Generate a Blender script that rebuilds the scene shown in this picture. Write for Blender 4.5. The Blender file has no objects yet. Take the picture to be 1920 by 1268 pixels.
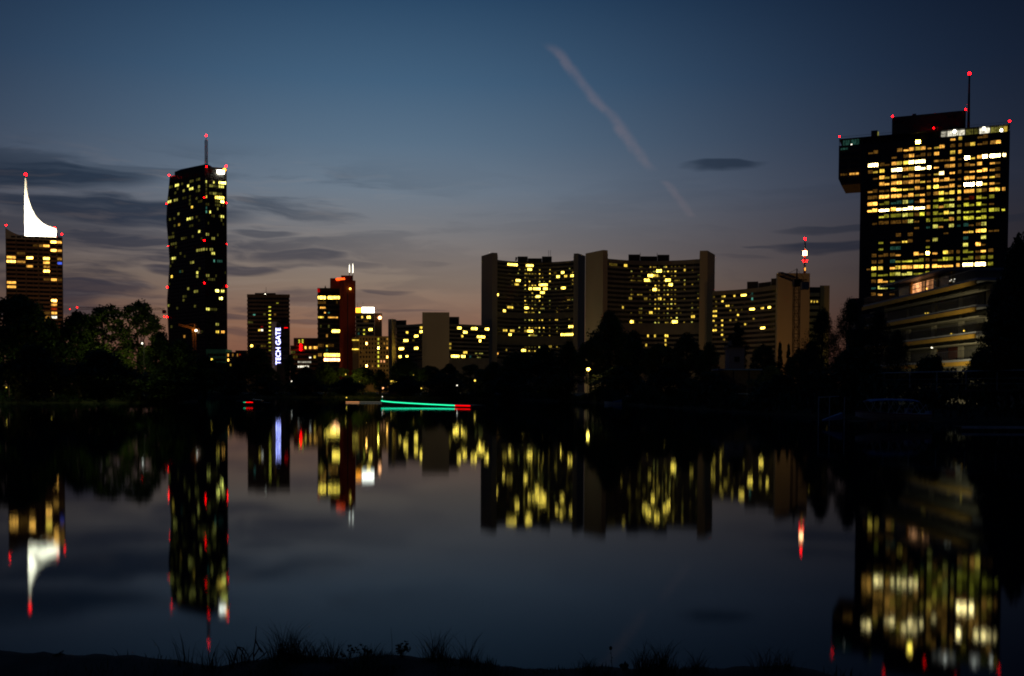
import bpy, math, random
from mathutils import Vector, Matrix
R = random.Random(7)
sc = bpy.context.scene
col = sc.collection

# ------------------------------------------------------------------ camera
F = 1920.0                       # focal length in photo pixels (36 mm lens on 36 mm sensor)
PITCH = math.radians(-1.8); ROLL = 0.0045
CAMZ = 2.5
HORIZ = 733.0
PPY = HORIZ + F*math.tan(-PITCH)
R0 = Vector((1, 0, 0)); F0 = Vector((0, math.cos(PITCH), math.sin(PITCH))); U0 = Vector((0, -math.sin(PITCH), math.cos(PITCH)))
CU = (U0*math.cos(ROLL) - R0*math.sin(ROLL)); CR = (R0*math.cos(ROLL) + U0*math.sin(ROLL)); CF = F0
cd = bpy.data.cameras.new('camera'); cam = bpy.data.objects.new('camera', cd); col.objects.link(cam)
cd.sensor_width = 36; cd.lens = 36; cd.shift_y = (PPY - 634.0)/1920.0
cd.clip_start = 0.1; cd.clip_end = 20000
m = Matrix.Identity(4)
for i in range(3):
    m[i][0] = CR[i]; m[i][1] = CU[i]; m[i][2] = -CF[i]
m[2][3] = CAMZ
cam.matrix_world = m
sc.camera = cam
CAM = Vector((0, 0, CAMZ))
def ray(px, py):
    d = CF + CR*((px-960)/F) + CU*((PPY-py)/F)
    return d/d.y
def at(px, py, Y): return CAM + ray(px, py)*Y
def gx(px, Y, py=600): return at(px, py, Y).x
def uv(px, py):
    d = ray(px, py); return math.atan2(d.x, d.y), d.z/math.hypot(d.x, d.y)
def lin(c):
    return tuple(((v/255)/12.92 if v/255 <= .04045 else ((v/255+.055)/1.055)**2.4) for v in c)

# ------------------------------------------------------------------ world: dusk sky
w = bpy.data.worlds.new('World'); sc.world = w; w.use_nodes = True
N = w.node_tree; N.nodes.clear(); L = N.links
def nd(t, **k):
    n = N.nodes.new(t)
    for a, b in k.items(): setattr(n, a, b)
    return n
def _in(n, i, v):
    if hasattr(v, 'links') or isinstance(v, bpy.types.NodeSocket): L.new(v, n.inputs[i])
    else: n.inputs[i].default_value = v
def mth(op, a, b=0.0, c=None, clamp=False):
    n = nd('ShaderNodeMath', operation=op, use_clamp=clamp); _in(n, 0, a); _in(n, 1, b)
    if c is not None: _in(n, 2, c)
    return n.outputs[0]
def sstep(x, lo, hi, a=0.0, b=1.0):
    n = nd('ShaderNodeMapRange', interpolation_type='SMOOTHSTEP'); _in(n, 0, x); _in(n, 1, lo); _in(n, 2, hi); _in(n, 3, a); _in(n, 4, b)
    return n.outputs[0]
def mixc(f, a, b, mode='MIX'):
    n = nd('ShaderNodeMix', data_type='RGBA', blend_type=mode); _in(n, 0, f)
    for i, v in ((6, a), (7, b)):
        if isinstance(v, tuple): n.inputs[i].default_value = (*v[:3], 1)
        else: L.new(v, n.inputs[i])
    return n.outputs[2]
tc = nd('ShaderNodeTexCoord'); sp = nd('ShaderNodeSeparateXYZ'); L.new(tc.outputs['Generated'], sp.inputs[0])
X, Y_, Z = sp.outputs
az = mth('ARCTAN2', X, Y_)
hyp = mth('SQRT', mth('ADD', mth('MULTIPLY', X, X), mth('MULTIPLY', Y_, Y_)))
el = mth('DIVIDE', Z, mth('MAXIMUM', hyp, 0.02))
ramp = nd('ShaderNodeValToRGB'); cr = ramp.color_ramp
STOPS = [(0.0, (108, 74, 62)), (.035, (138, 94, 74)), (.06, (143, 104, 83)), (.105, (136, 119, 106)), (.15, (122, 120, 122)), (.193, (109, 123, 138)),
         (.24, (88, 111, 133)), (.297, (66, 96, 124)), (.38, (41, 71, 101)), (.5, (30, 58, 90)), (1.0, (28, 54, 86))]
cr.elements[0].position = 0; cr.elements[1].position = 1
for p, c in STOPS:
    e = cr.elements[0] if p == 0 else (cr.elements[-1] if p == 1 else cr.elements.new(p))
    e.color = (*lin(c), 1)
L.new(mth('MINIMUM', mth('MAXIMUM', el, 0.0), 1.0), ramp.inputs[0])
da = mth('DIVIDE', mth('ADD', az, 0.13), 0.36)
glow = mth('ADD', mth('MULTIPLY', mth('POWER', 2.71828, mth('MULTIPLY', mth('MULTIPLY', da, da), -1.0)), 0.94), 0.06)
hz_ = sstep(el, .5, 1.6)
glow = mth('ADD', mth('MULTIPLY', glow, mth('SUBTRACT', 1.0, hz_)), mth('MULTIPLY', hz_, .6))   # towards the zenith azimuth no longer matters
gcol = nd('ShaderNodeCombineColor'); L.new(mth('POWER', glow, 1.04), gcol.inputs[0]); L.new(mth('POWER', glow, 1.06), gcol.inputs[1]); L.new(mth('POWER', glow, .9), gcol.inputs[2])
base = mixc(1.0, ramp.outputs[0], gcol.outputs[0], 'MULTIPLY')
# streaky clouds
cv = nd('ShaderNodeCombineXYZ')
wob = nd('ShaderNodeTexNoise', noise_dimensions='2D'); wob.inputs['Scale'].default_value = 1.0; wob.inputs['Detail'].default_value = 3
wv = nd('ShaderNodeCombineXYZ'); L.new(mth('MULTIPLY', az, 9.0), wv.inputs[0]); L.new(mth('MULTIPLY', el, 30.0), wv.inputs[1]); L.new(wv.outputs[0], wob.inputs['Vector'])
wz = mth('SUBTRACT', wob.outputs[0], 0.5)
el2 = mth('ADD', el, mth('MULTIPLY', wz, 0.016))
az2 = mth('ADD', az, mth('MULTIPLY', wz, 0.05))
L.new(mth('MULTIPLY', az2, 4.2), cv.inputs[0]); L.new(mth('MULTIPLY', el2, 30.0), cv.inputs[1])
ns = nd('ShaderNodeTexNoise', noise_dimensions='2D'); ns.inputs['Scale'].default_value = 1.35; ns.inputs['Detail'].default_value = 6; ns.inputs['Roughness'].default_value = .55; ns.inputs['Distortion'].default_value = .25
L.new(cv.outputs[0], ns.inputs['Vector'])
region = mth('MULTIPLY', mth('MULTIPLY', sstep(el, .185, .235, 1, 0), sstep(el, .03, .07)), sstep(az, -.36, .0, 1, .12))
streak = mth('MULTIPLY', sstep(ns.outputs[0], .44, .62), region)
fn = nd('ShaderNodeTexNoise', noise_dimensions='2D'); fn.inputs['Scale'].default_value = 1.0; fn.inputs['Detail'].default_value = 4
fv = nd('ShaderNodeCombineXYZ'); L.new(mth('MULTIPLY', az2, 14), fv.inputs[0]); L.new(mth('MULTIPLY', el2, 160), fv.inputs[1]); L.new(fv.outputs[0], fn.inputs['Vector'])
lens = None
#        px    py   half-w half-h strength : lens-shaped clouds of the photograph
for (px, py, hw, hh, s) in [(60, 318, 210, 32, .95), (210, 390, 250, 36, .95), (60, 425, 230, 40, .6), (300, 440, 160, 16, .5), (300, 320, 150, 16, .4), (120, 535, 120, 26, .95), (150, 575, 90, 18, .75), (330, 505, 75, 13, .85),
                            (475, 502, 60, 14, .8), (480, 375, 60, 10, .6), (490, 437, 65, 11, .6), (560, 478, 95, 17, .75), (640, 492, 110, 10, .5), (715, 549, 60, 9, .7), (420, 590, 90, 9, .7), (450, 622, 70, 8, .6), (560, 603, 90, 7, .5),
                            (810, 490, 60, 7, .35), (1338, 313, 85, 13, .75), (1590, 424, 120, 10, .6), (1580, 456, 130, 16, .85), (1440, 461, 50, 5, .5), (1880, 405, 130, 14, .45), (760, 585, 90, 4, .5), (1390, 480, 80, 6, .3)]:
    u0, v0 = uv(px, py); a = hw/F; b = hh/F
    dx = mth('DIVIDE', mth('SUBTRACT', az2, u0), a); dy = mth('DIVIDE', mth('SUBTRACT', el2, v0), b)
    dyy = mth('MULTIPLY', dy, mth('ADD', 1.0, mth('MULTIPLY', sstep(dy, -.2, .5), .9)))
    d2 = mth('ADD', mth('MULTIPLY', dx, dx), mth('MULTIPLY', dyy, dyy))
    g = mth('MULTIPLY', sstep(d2, 0.25, 1.2, 1, 0), s)
    lens = g if lens is None else mth('MAXIMUM', lens, g)
lens = mth('MULTIPLY', lens, sstep(fn.outputs[0], .2, .6, .75, 1.05))
cl = mth('MULTIPLY', mth('MAXIMUM', mth('MULTIPLY', streak, .85), lens), .95, clamp=True)
ccol = mixc(1.0, mixc(sstep(el, .06, .2), lin((58, 53, 65)), lin((36, 53, 73))), mixc(.3, gcol.outputs[0], (1, 1, 1)), 'MULTIPLY')
c1 = mixc(cl, base, ccol)
# pale fibres between the dark streaks
hi = mth('MULTIPLY', mth('MULTIPLY', sstep(fn.outputs[0], .5, .75), region), .16)
c1 = mixc(hi, c1, mixc(1.0, lin((168, 152, 140)), gcol.outputs[0], 'MULTIPLY'))
# contrail
def contrail(c, pts, wpx, strength):
    us = [uv(*p) for p in pts]
    v0 = us[-1][1]; v1 = us[0][1]; umin = min(u for u, v in us); umax = max(u for u, v in us)
    fc = nd('ShaderNodeFloatCurve'); cm = fc.mapping.curves[0]
    pp = sorted(((v-v0)/(v1-v0), (u-umin)/(umax-umin)) for u, v in us)
    cm.points[0].location = pp[0]; cm.points[1].location = pp[-1]
    for q in pp[1:-1]: cm.points.new(*q)
    fc.mapping.update()
    t = mth('DIVIDE', mth('SUBTRACT', el, v0), v1-v0)
    L.new(t, fc.inputs['Value'])
    uc = mth('ADD', mth('MULTIPLY', fc.outputs[0], umax-umin), umin)
    n2 = nd('ShaderNodeTexNoise', noise_dimensions='2D'); n2.inputs['Scale'].default_value = 55; n2.inputs['Detail'].default_value = 4
    q = nd('ShaderNodeCombineXYZ'); L.new(az, q.inputs[0]); L.new(el, q.inputs[1]); L.new(q.outputs[0], n2.inputs['Vector'])
    d = mth('ABSOLUTE', mth('ADD', mth('SUBTRACT', az, uc), mth('MULTIPLY', mth('SUBTRACT', n2.outputs[0], .5), .007)))
    f = mth('MULTIPLY', sstep(d, wpx*.1/F, wpx/F, 1, 0), mth('MULTIPLY', sstep(t, 0, .12), sstep(t, .9, 1.0, 1, 0)))
    f = mth('MULTIPLY', mth('MULTIPLY', f, sstep(n2.outputs[0], .25, .7, .5, 1.0)), strength)
    return mixc(f, c, lin((150, 128, 130)))
c1 = contrail(c1, [(1022, 76), (1055, 108), (1078, 140), (1098, 166), (1126, 198), (1150, 222), (1170, 250), (1192, 282), (1208, 305), (1230, 326)], 19, .22)
c1 = contrail(c1, [(1240, 336), (1258, 352), (1275, 376), (1298, 410)], 15, .13)
bg1 = nd('ShaderNodeBackground'); L.new(c1, bg1.inputs[0]); bg1.inputs[1].default_value = 0.97
sky = nd('ShaderNodeTexSky'); sky.sky_type = 'NISHITA'; sky.sun_disc = False
sky.sun_elevation = math.radians(-3.5); sky.sun_rotation = math.radians(-9)
bg2 = nd('ShaderNodeBackground'); L.new(sky.outputs[0], bg2.inputs[0]); bg2.inputs[1].default_value = 0.02
addn = nd('ShaderNodeAddShader'); L.new(bg1.outputs[0], addn.inputs[0]); L.new(bg2.outputs[0], addn.inputs[1])
w.cycles.sampling_method = 'MANUAL'; w.cycles.sample_map_resolution = 256
wo = nd('ShaderNodeOutputWorld'); L.new(addn.outputs[0], wo.inputs[0])

# ------------------------------------------------------------------ render settings
sc.view_settings.view_transform = 'Standard'; sc.view_settings.look = 'None'; sc.view_settings.gamma = 1; sc.view_settings.exposure = 0
sc.render.engine = 'CYCLES'
cy = sc.cycles
cy.filter_width = 1.9
cy.use_denoising = True
try: cy.denoiser = 'OPENIMAGEDENOISE'; cy.denoising_input_passes = 'RGB_ALBEDO_NORMAL'
except Exception: pass
cy.max_bounces = 4; cy.diffuse_bounces = 1; cy.glossy_bounces = 3; cy.transmission_bounces = 2; cy.transparent_max_bounces = 8
cy.sample_clamp_indirect = 12; cy.caustics_reflective = False; cy.caustics_refractive = False

# ------------------------------------------------------------------ materials
MATS = {}
def mat(name, color, rough=.8, var=.25, scale=.3, metal=0.0, spec=.3, stretch=None, bump=0):
    if name in MATS: return MATS[name]
    m = bpy.data.materials.new(name); m.use_nodes = True; t = m.node_tree; b = t.nodes['Principled BSDF']
    b.inputs['Roughness'].default_value = rough; b.inputs['Metallic'].default_value = metal; b.inputs['Specular IOR Level'].default_value = spec
    c = t.nodes.new('ShaderNodeTexCoord'); n = t.nodes.new('ShaderNodeTexNoise'); n.inputs['Scale'].default_value = scale; n.inputs['Detail'].default_value = 6
    src = c.outputs['Object']
    if stretch:
        mp = t.nodes.new('ShaderNodeMapping'); mp.inputs['Scale'].default_value = stretch; t.links.new(src, mp.inputs[0]); src = mp.outputs[0]
    t.links.new(src, n.inputs['Vector'])
    r = t.nodes.new('ShaderNodeValToRGB'); r.color_ramp.elements[0].position = .3; r.color_ramp.elements[1].position = .7
    r.color_ramp.elements[0].color = (*[v*(1-var) for v in color], 1); r.color_ramp.elements[1].color = (*[min(1, v*(1+var)) for v in color], 1)
    t.links.new(n.outputs[0], r.inputs[0]); t.links.new(r.outputs[0], b.inputs['Base Color'])
    if bump:
        bp = t.nodes.new('ShaderNodeBump'); bp.inputs['Strength'].default_value = bump; t.links.new(n.outputs[0], bp.inputs['Height']); t.links.new(bp.outputs[0], b.inputs['Normal'])
    MATS[name] = m; return m
EC = {'c': (1.0, .72, .26), 'o': (1.0, .46, .07), 'y': (1.0, .66, .075), 'l': (.85, .78, .14), 't': (.20, .75, .55), 'w': (1.0, .93, .72), 'b': (.08, .16, 1.0), 'v': (.45, .45, 1.0),
      'r': (1.0, .0007, .0014), 'g': (.72, .66, .05), 'R': (1.0, .07, .008), 'O': (1.0, .30, .015), 'p': (1.0, .42, .16), 'G': (.02, .9, .38)}
LV = {1: .08, 2: .36, 3: 1.6, 4: 9.0, 5: 30.0, 6: 70.0}
def emit(k, lv, tex=True, samp='NONE'):
    s = LV[lv] if isinstance(lv, int) else lv
    key = ('em', k, s, tex, samp)
    if key in MATS: return MATS[key]
    m = bpy.data.materials.new('lit_%s_%g' % (k, s)); m.use_nodes = True; t = m.node_tree; t.nodes.clear()
    o = t.nodes.new('ShaderNodeOutputMaterial'); e = t.nodes.new('ShaderNodeEmission'); t.links.new(e.outputs[0], o.inputs[0])
    e.inputs[0].default_value = (*EC[k], 1); e.inputs[1].default_value = s
    if tex:   # rooms behind the glass differ in brightness, with lamps and furniture
        c = t.nodes.new('ShaderNodeTexCoord'); oi = t.nodes.new('ShaderNodeObjectInfo')
        ad = t.nodes.new('ShaderNodeVectorMath'); ad.operation = 'ADD'
        cm = t.nodes.new('ShaderNodeCombineXYZ'); mu = t.nodes.new('ShaderNodeMath'); mu.operation = 'MULTIPLY'; mu.inputs[1].default_value = 97
        t.links.new(oi.outputs['Random'], mu.inputs[0]); t.links.new(mu.outputs[0], cm.inputs[0]); t.links.new(mu.outputs[0], cm.inputs[2])
        t.links.new(c.outputs['Object'], ad.inputs[0]); t.links.new(cm.outputs[0], ad.inputs[1])
        n = t.nodes.new('ShaderNodeTexNoise'); n.inputs['Scale'].default_value = .9; n.inputs['Detail'].default_value = 3; t.links.new(ad.outputs[0], n.inputs['Vector'])
        mr = t.nodes.new('ShaderNodeMapRange'); mr.inputs[1].default_value = .32; mr.inputs[2].default_value = .68; mr.inputs[3].default_value = .25*s; mr.inputs[4].default_value = 1.6*s
        t.links.new(n.outputs[0], mr.inputs[0])
        mr2 = t.nodes.new('ShaderNodeMapRange'); mr2.inputs[3].default_value = .55; mr2.inputs[4].default_value = 1.35; t.links.new(oi.outputs['Random'], mr2.inputs[0])
        m2 = t.nodes.new('ShaderNodeMath'); m2.operation = 'MULTIPLY'; t.links.new(mr.outputs[0], m2.inputs[0]); t.links.new(mr2.outputs[0], m2.inputs[1])
        t.links.new(m2.outputs[0], e.inputs[1])
    m.cycles.emission_sampling = samp
    MATS[key] = m; return m
GLASS = mat('dark_glass', (.012, .013, .015), .25, .3, .4, spec=.5)
CONC = mat('pale_concrete', (.36, .30, .22), .85, .10, .05, stretch=(1, 1, .3))
CONC2 = mat('facade_band_concrete', (.24, .22, .19), .85, .15, .2)
DARKB = mat('dark_cladding', (.03, .03, .032), .6, .3, .3)
BROWN = mat('brown_cladding', (.10, .075, .055), .7, .2, .3)
OCHRE = mat('ochre_render', (.34, .23, .09), .9, .12, .3)
REDB = mat('terracotta_cladding', (.22, .035, .018), .7, .25, .2, stretch=(1, 1, .2))
GREY = mat('grey_metal', (.10, .10, .105), .5, .2, .5, metal=.4)
STEEL = mat('galvanised_steel', (.38, .46, .47), .5, .2, 2, metal=.15)
BARK = mat('bark', (.05, .038, .028), .95, .3, 2)
LEAF = mat('leaf_green', (.055, .085, .022), .7, .4, .5)
LEAF2 = mat('leaf_dark', (.035, .055, .022), .7, .4, .5)
LEAF3 = mat('leaf_light', (.085, .115, .028), .7, .4, .5)
EARTH = mat('bank_soil', (.045, .036, .028), .95, .5, 3, bump=.6)
GRASSM = mat('grass_blade', (.05, .065, .025), .8, .3, 3)
WHITEP = mat('white_paint', (.7, .7, .68), .5, .06, 1)
BLUEP = mat('blue_fabric', (.13, .22, .40), .7, .2, 2)
TEAL = mat('teal_lit_render', (.05, .22, .18), .8, .15, .3)  # teal light on the block put into its wall colour
YEL = mat('yellow_fascia', (.55, .33, .05), .7, .1, .5)
WOOD = mat('weathered_timber', (.11, .085, .06), .85, .3, 3, stretch=(1, 6, 1))
SHUT = mat('grey_shutter', (.16, .16, .13), .7, .1, 2)
CRANEY = mat('crane_paint', (.42, .17, .03), .6, .15, 1)
REDW = mat('mast_red_paint', (.45, .03, .03), .6, .1, .2)

# ------------------------------------------------------------------ mesh helpers
class MB:
    def __init__(s): s.v = []; s.f = []
    def box(s, x0, x1, y0, y1, z0, z1):
        n = len(s.v); s.v += [(x, y, z) for z in (z0, z1) for y in (y0, y1) for x in (x0, x1)]
        s.f += [[n+i for i in q] for q in ((0, 2, 3, 1), (4, 5, 7, 6), (0, 1, 5, 4), (2, 6, 7, 3), (0, 4, 6, 2), (1, 3, 7, 5))]; return s
    def prism(s, poly, z0, z1):
        n = len(s.v); k = len(poly)
        a = sum(poly[i][0]*poly[(i+1) % k][1]-poly[(i+1) % k][0]*poly[i][1] for i in range(k))
        if a < 0: poly = poly[::-1]
        zs0 = z0 if isinstance(z0, list) else [z0]*k; zs1 = z1 if isinstance(z1, list) else [z1]*k
        if a < 0: zs0 = zs0[::-1]; zs1 = zs1[::-1]
        s.v += [(p[0], p[1], z) for p, z in zip(poly, zs0)] + [(p[0], p[1], z) for p, z in zip(poly, zs1)]
        s.f += [list(range(n+k-1, n-1, -1)), list(range(n+k, n+2*k))]
        s.f += [[n+i, n+(i+1) % k, n+k+(i+1) % k, n+k+i] for i in range(k)]; return s
    def tube(s, p0, p1, r0, r1=None, n=6, caps=True):
        r1 = r0 if r1 is None else r1
        p0 = Vector(p0); p1 = Vector(p1); d = (p1-p0)
        if d.length < 1e-6: return s
        d.normalize(); a = d.orthogonal().normalized(); b = d.cross(a); k = len(s.v)
        for p, r in ((p0, r0), (p1, r1)):
            for i in range(n):
                t = 2*math.pi*i/n; s.v.append(tuple(p + a*math.cos(t)*r + b*math.sin(t)*r))
        s.f += [[k+i, k+(i+1) % n, k+n+(i+1) % n, k+n+i] for i in range(n)]
        if caps: s.f += [list(range(k+n-1, k-1, -1)), list(range(k+n, k+2*n))]
        return s
    def path(s, pts, rs, n=6):
        for i in range(len(pts)-1): s.tube(pts[i], pts[i+1], rs[i], rs[i+1], n)
        return s
    def ball(s, c, r, n=8, m=6, sz=1.0):
        k = len(s.v); c = Vector(c)
        for j in range(1, m):
            ph = math.pi*j/m
            for i in range(n):
                t = 2*math.pi*i/n; s.v.append((c.x+r*math.sin(ph)*math.cos(t), c.y+r*math.sin(ph)*math.sin(t), c.z+r*sz*math.cos(ph)))
        s.v += [(c.x, c.y, c.z+r*sz), (c.x, c.y, c.z-r*sz)]; top = len(s.v)-2
        for j in range(m-2):
            for i in range(n): s.f.append([k+j*n+i, k+(j+1)*n+i, k+(j+1)*n+(i+1) % n, k+j*n+(i+1) % n])
        for i in range(n):
            s.f.append([top, k+i, k+(i+1) % n]); s.f.append([top+1, k+(m-2)*n+(i+1) % n, k+(m-2)*n+i])
        return s
    def mesh(s, name, mt):
        me = bpy.data.meshes.new(name); me.from_pydata(s.v, [], s.f); me.update()
        if mt: me.materials.append(mt)
        return me
    def build(s, name, mt, parent=None, loc=(0, 0, 0), kind=None, smooth=False):
        me = s.mesh(name, mt)
        if smooth: me.polygons.foreach_set('use_smooth', [True]*len(me.polygons))
        return link(name, me, parent, loc, kind=kind)
def link(name, me, parent=None, loc=(0, 0, 0), rz=0.0, kind=None):
    o = bpy.data.objects.new(name, me); col.objects.link(o); o.location = loc
    if rz: o.rotation_euler.z = rz
    if parent: o.parent = parent
    if kind: o['kind'] = kind
    return o
def thing(name, label, cat, loc=(0, 0, 0), rz=0.0, group=None):
    o = bpy.data.objects.new(name, None); col.objects.link(o); o.location = loc; o.rotation_euler.z = rz
    o.empty_display_size = .5
    o['label'] = label; o['category'] = cat
    if group: o['group'] = group
    return o
def tag(o, label, cat, group=None):
    o['label'] = label; o['category'] = cat
    if group: o['group'] = group
    return o
_bc = {}
def beacon(parent, loc, r=.9, k='r', s=45.0, name='beacon'):
    s = float(s); r = r*(.68 if k == 'r' else 1); key = (r, k, s)
    if key not in _bc: _bc[key] = MB().ball((0, 0, 0), r, 8, 6).mesh('beacon', emit(k, s, False))
    o = link(name, _bc[key], parent, loc)
    return o
GZ = 1.2      # city ground level

class Fac:
    """one face of a building: local x along the face, y into the building, z up; sag bows the face away from the viewer"""
    def __init__(s, root, W, floors, cols, off=(0, 0), sag=0.0, rec=.28, rz=0.0, warp=None):
        s.root = root; s.W = W; s.floors = floors; s.cols = cols; s.off = off; s.sag = sag; s.rec = rec; s.rz = rz; s.warp = warp; s.lit = {}
        s.M = Matrix.Translation(root.location) @ Matrix.Rotation(root.rotation_euler.z, 4, 'Z') @ Matrix.Translation((off[0], off[1], 0)) @ Matrix.Rotation(rz, 4, 'Z')
        s.Mi = s.M.inverted()
    def yo(s, x): t = x/s.W; return 4*s.sag*t*(1-t)
    def yaw(s, x): t = x/s.W; return math.atan(4*s.sag*(1-2*t)/s.W)
    def hit(s, px, py):
        o = s.Mi @ CAM; d = s.Mi.to_3x3() @ ray(px, py); y = 0
        for _ in range(4):
            k = (y-o.y)/d.y; x = o.x+d.x*k; z = o.z+d.z*k; y = s.yo(min(max(x, 0), s.W))
        return x, z
    def light(s, px, py, w, c, lv, hf=1.0):
        x0, z = s.hit(px-w/2, py); x1, _ = s.hit(px+w/2, py)
        if s.warp:
            x0 = s.warp(x0, z, True); x1 = s.warp(x1, z, True)
        fi = min(range(len(s.floors)), key=lambda i: abs((s.floors[i][0]+s.floors[i][1])/2-z))
        cs = [i for i, (a, b) in enumerate(s.cols) if x0 <= (a+b)/2 <= x1]
        if not cs: cs = [min(range(len(s.cols)), key=lambda i: abs((s.cols[i][0]+s.cols[i][1])/2-(x0+x1)/2))]
        for c_ in cs:
            old = s.lit.get((fi, c_))
            if old is None or (isinstance(lv, int) and isinstance(old[1], int) and old[1] < lv): s.lit[(fi, c_)] = (c, lv, hf)
    def place(s, me, x, z, name, y=None, sx=1.0):
        y = s.yo(x)+s.rec if y is None else s.yo(x)+y
        o = link(name, me, s.root)
        q = Matrix.Translation((s.off[0], s.off[1], 0)) @ Matrix.Rotation(s.rz, 4, 'Z') @ Vector((x, y, z))
        o.location = q; o.rotation_euler.z = s.rz + s.yaw(x); 
        if sx != 1.0: o.scale.x = sx
        return o
    cache = {}
    def pane(s, w, h, mt):
        k = (round(w, 2), round(h, 2), mt.name)
        if k not in Fac.cache: Fac.cache[k] = MB().box(-w/2, w/2, 0, .15, 0, h).mesh('window', mt)
        return Fac.cache[k]
    def build(s, limit=300, dark=GLASS, inset=.06):
        cells = [(f, c) for f in range(len(s.floors)) for c in range(len(s.cols))]
        allof = len(cells) <= limit
        order = sorted(s.lit, key=lambda q: -(LV[s.lit[q][1]] if isinstance(s.lit[q][1], int) else s.lit[q][1]))
        single = set(order[:limit])
        rest = MB(); mats = [dark]; mi = []
        for f, c in cells:
            z0, z1 = s.floors[f]; x0, x1 = s.cols[c]; wd = x1-x0-2*inset; xc = (x0+x1)/2; sx = 1.0
            if s.warp:
                xa = s.warp(x0, z0, False); xb = s.warp(x1, z0, False); xc = (xa+xb)/2; sx = (xb-xa)/(x1-x0)
            L_ = s.lit.get((f, c))
            if L_ and (f, c) in single:
                k, lv, hf = L_
                s.place(s.pane(wd, (z1-z0)*hf, emit(k, lv)), xc, z0, 'window', sx=sx)
                if hf < 1 and not allof: pass
            elif allof:
                s.place(s.pane(wd, z1-z0, dark), xc, z0, 'window', sx=sx)
            else:
                mt = emit(L_[0], L_[1]) if L_ else dark
                if mt not in mats: mats.append(mt)
                th = s.yaw(xc); cx, sx_ = math.cos(th), math.sin(th); y = s.yo(xc)+s.rec; hw = wd*sx/2; k = len(rest.v)
                for dz in (z0, z0+(z1-z0)*(L_[2] if L_ else 1)):
                    for lx, ly in ((-hw, 0), (hw, 0), (hw, .15), (-hw, .15)):
                        p = Matrix.Translation((s.off[0], s.off[1], 0)) @ Matrix.Rotation(s.rz, 4, 'Z') @ Vector((xc+lx*cx-ly*sx_, y+lx*sx_+ly*cx, dz))
                        rest.v.append(tuple(p))
                rest.f += [[k, k+1, k+5, k+4], [k+1, k+2, k+6, k+5], [k+3, k, k+4, k+7], [k+4, k+5, k+6, k+7]]; mi += [mats.index(mt)]*4
        if rest.v:
            o = rest.build('glazing', dark, s.root, kind='stuff')
            for mt in mats[1:]: o.data.materials.append(mt)
            o.data.polygons.foreach_set('material_index', mi)
    def bands(s, mt, segs=1, thick=.45, name='floor_band', zr=None, extra=0.0):
        """spandrel between the window rows, one object each"""
        zs = [zr[0] if zr else s.floors[-1][0]-1]
        fl = sorted(s.floors); gaps = []
        lo = zr[0] if zr else fl[0][0]-.8
        for a, b in fl: gaps.append((lo, a)); lo = b
        gaps.append((lo, zr[1] if zr else lo+1.0))
        n = segs if s.sag == 0 else max(segs, 16); bc = {}
        for a, b in gaps:
            if b-a < .05: continue
            h = round(b-a, 2)
            if h not in bc:
                mb = MB()
                pf = []; pb = []
                for i in range(n+1):
                    x = s.W*i/n; pf.append((x, s.yo(x)-extra)); pb.append((x, s.yo(x)+thick))
                mb.v = []
                q = Matrix.Translation((s.off[0], s.off[1], 0)) @ Matrix.Rotation(s.rz, 4, 'Z')
                for z in (0, h):
                    for P in (pf, pb):
                        for x, y in P: mb.v.append(tuple(q @ Vector((x, y, z))))
                m1 = n+1
                for i in range(n):
                    mb.f += [[i, i+1, 2*m1+i+1, 2*m1+i], [m1+i+1, m1+i, 3*m1+i, 3*m1+i+1], [2*m1+i, 2*m1+i+1, 3*m1+i+1, 3*m1+i], [i+1, i, m1+i, m1+i+1]]
                mb.f += [[0, 2*m1, 3*m1, m1], [n, m1+n, 3*m1+n, 2*m1+n]]
                bc[h] = mb.mesh(name, mt)
            link(name, bc[h], s.root, (0, 0, a))
def frame(A, B):
    """location and heading of a face from ground point A (left) to B (right)"""
    return (A[0], A[1], GZ), math.atan2(B[1]-A[1], B[0]-A[0]), math.hypot(B[0]-A[0], B[1]-A[1])
def PD(px, d, py=600):
    p = at(px, py, d); return (p.x, p.y)
def zat(px, py, d): return at(px, py, d).z - GZ
def even(x0, x1, n, gap=0.0):
    w_ = (x1-x0)/n; return [(x0+i*w_+gap/2, x0+(i+1)*w_-gap/2) for i in range(n)]
def crop(rx, ry, s): return lambda cx, cy: (rx+cx/s, ry+cy/s)
def lights(fac, cr_, sc_, rows, key=None):
    for e in rows:
        cx, cy, w_, k, lv = e[:5]; px, py = cr_(cx, cy); fac.light(px, py, w_/sc_, k, lv, e[5] if len(e) > 5 else 1.0)
def text_mesh(body, size, mt, ext=.05):
    cu = bpy.data.curves.new('letters', 'FONT'); cu.body = body; cu.size = size; cu.extrude = ext; cu.align_x = 'CENTER'; cu.align_y = 'CENTER'
    o = bpy.data.objects.new('letters', cu); col.objects.link(o)
    me = bpy.data.meshes.new_from_object(o.evaluated_get(bpy.context.evaluated_depsgraph_get()))
    bpy.data.objects.remove(o); me.materials.clear(); me.materials.append(mt); return me
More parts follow.
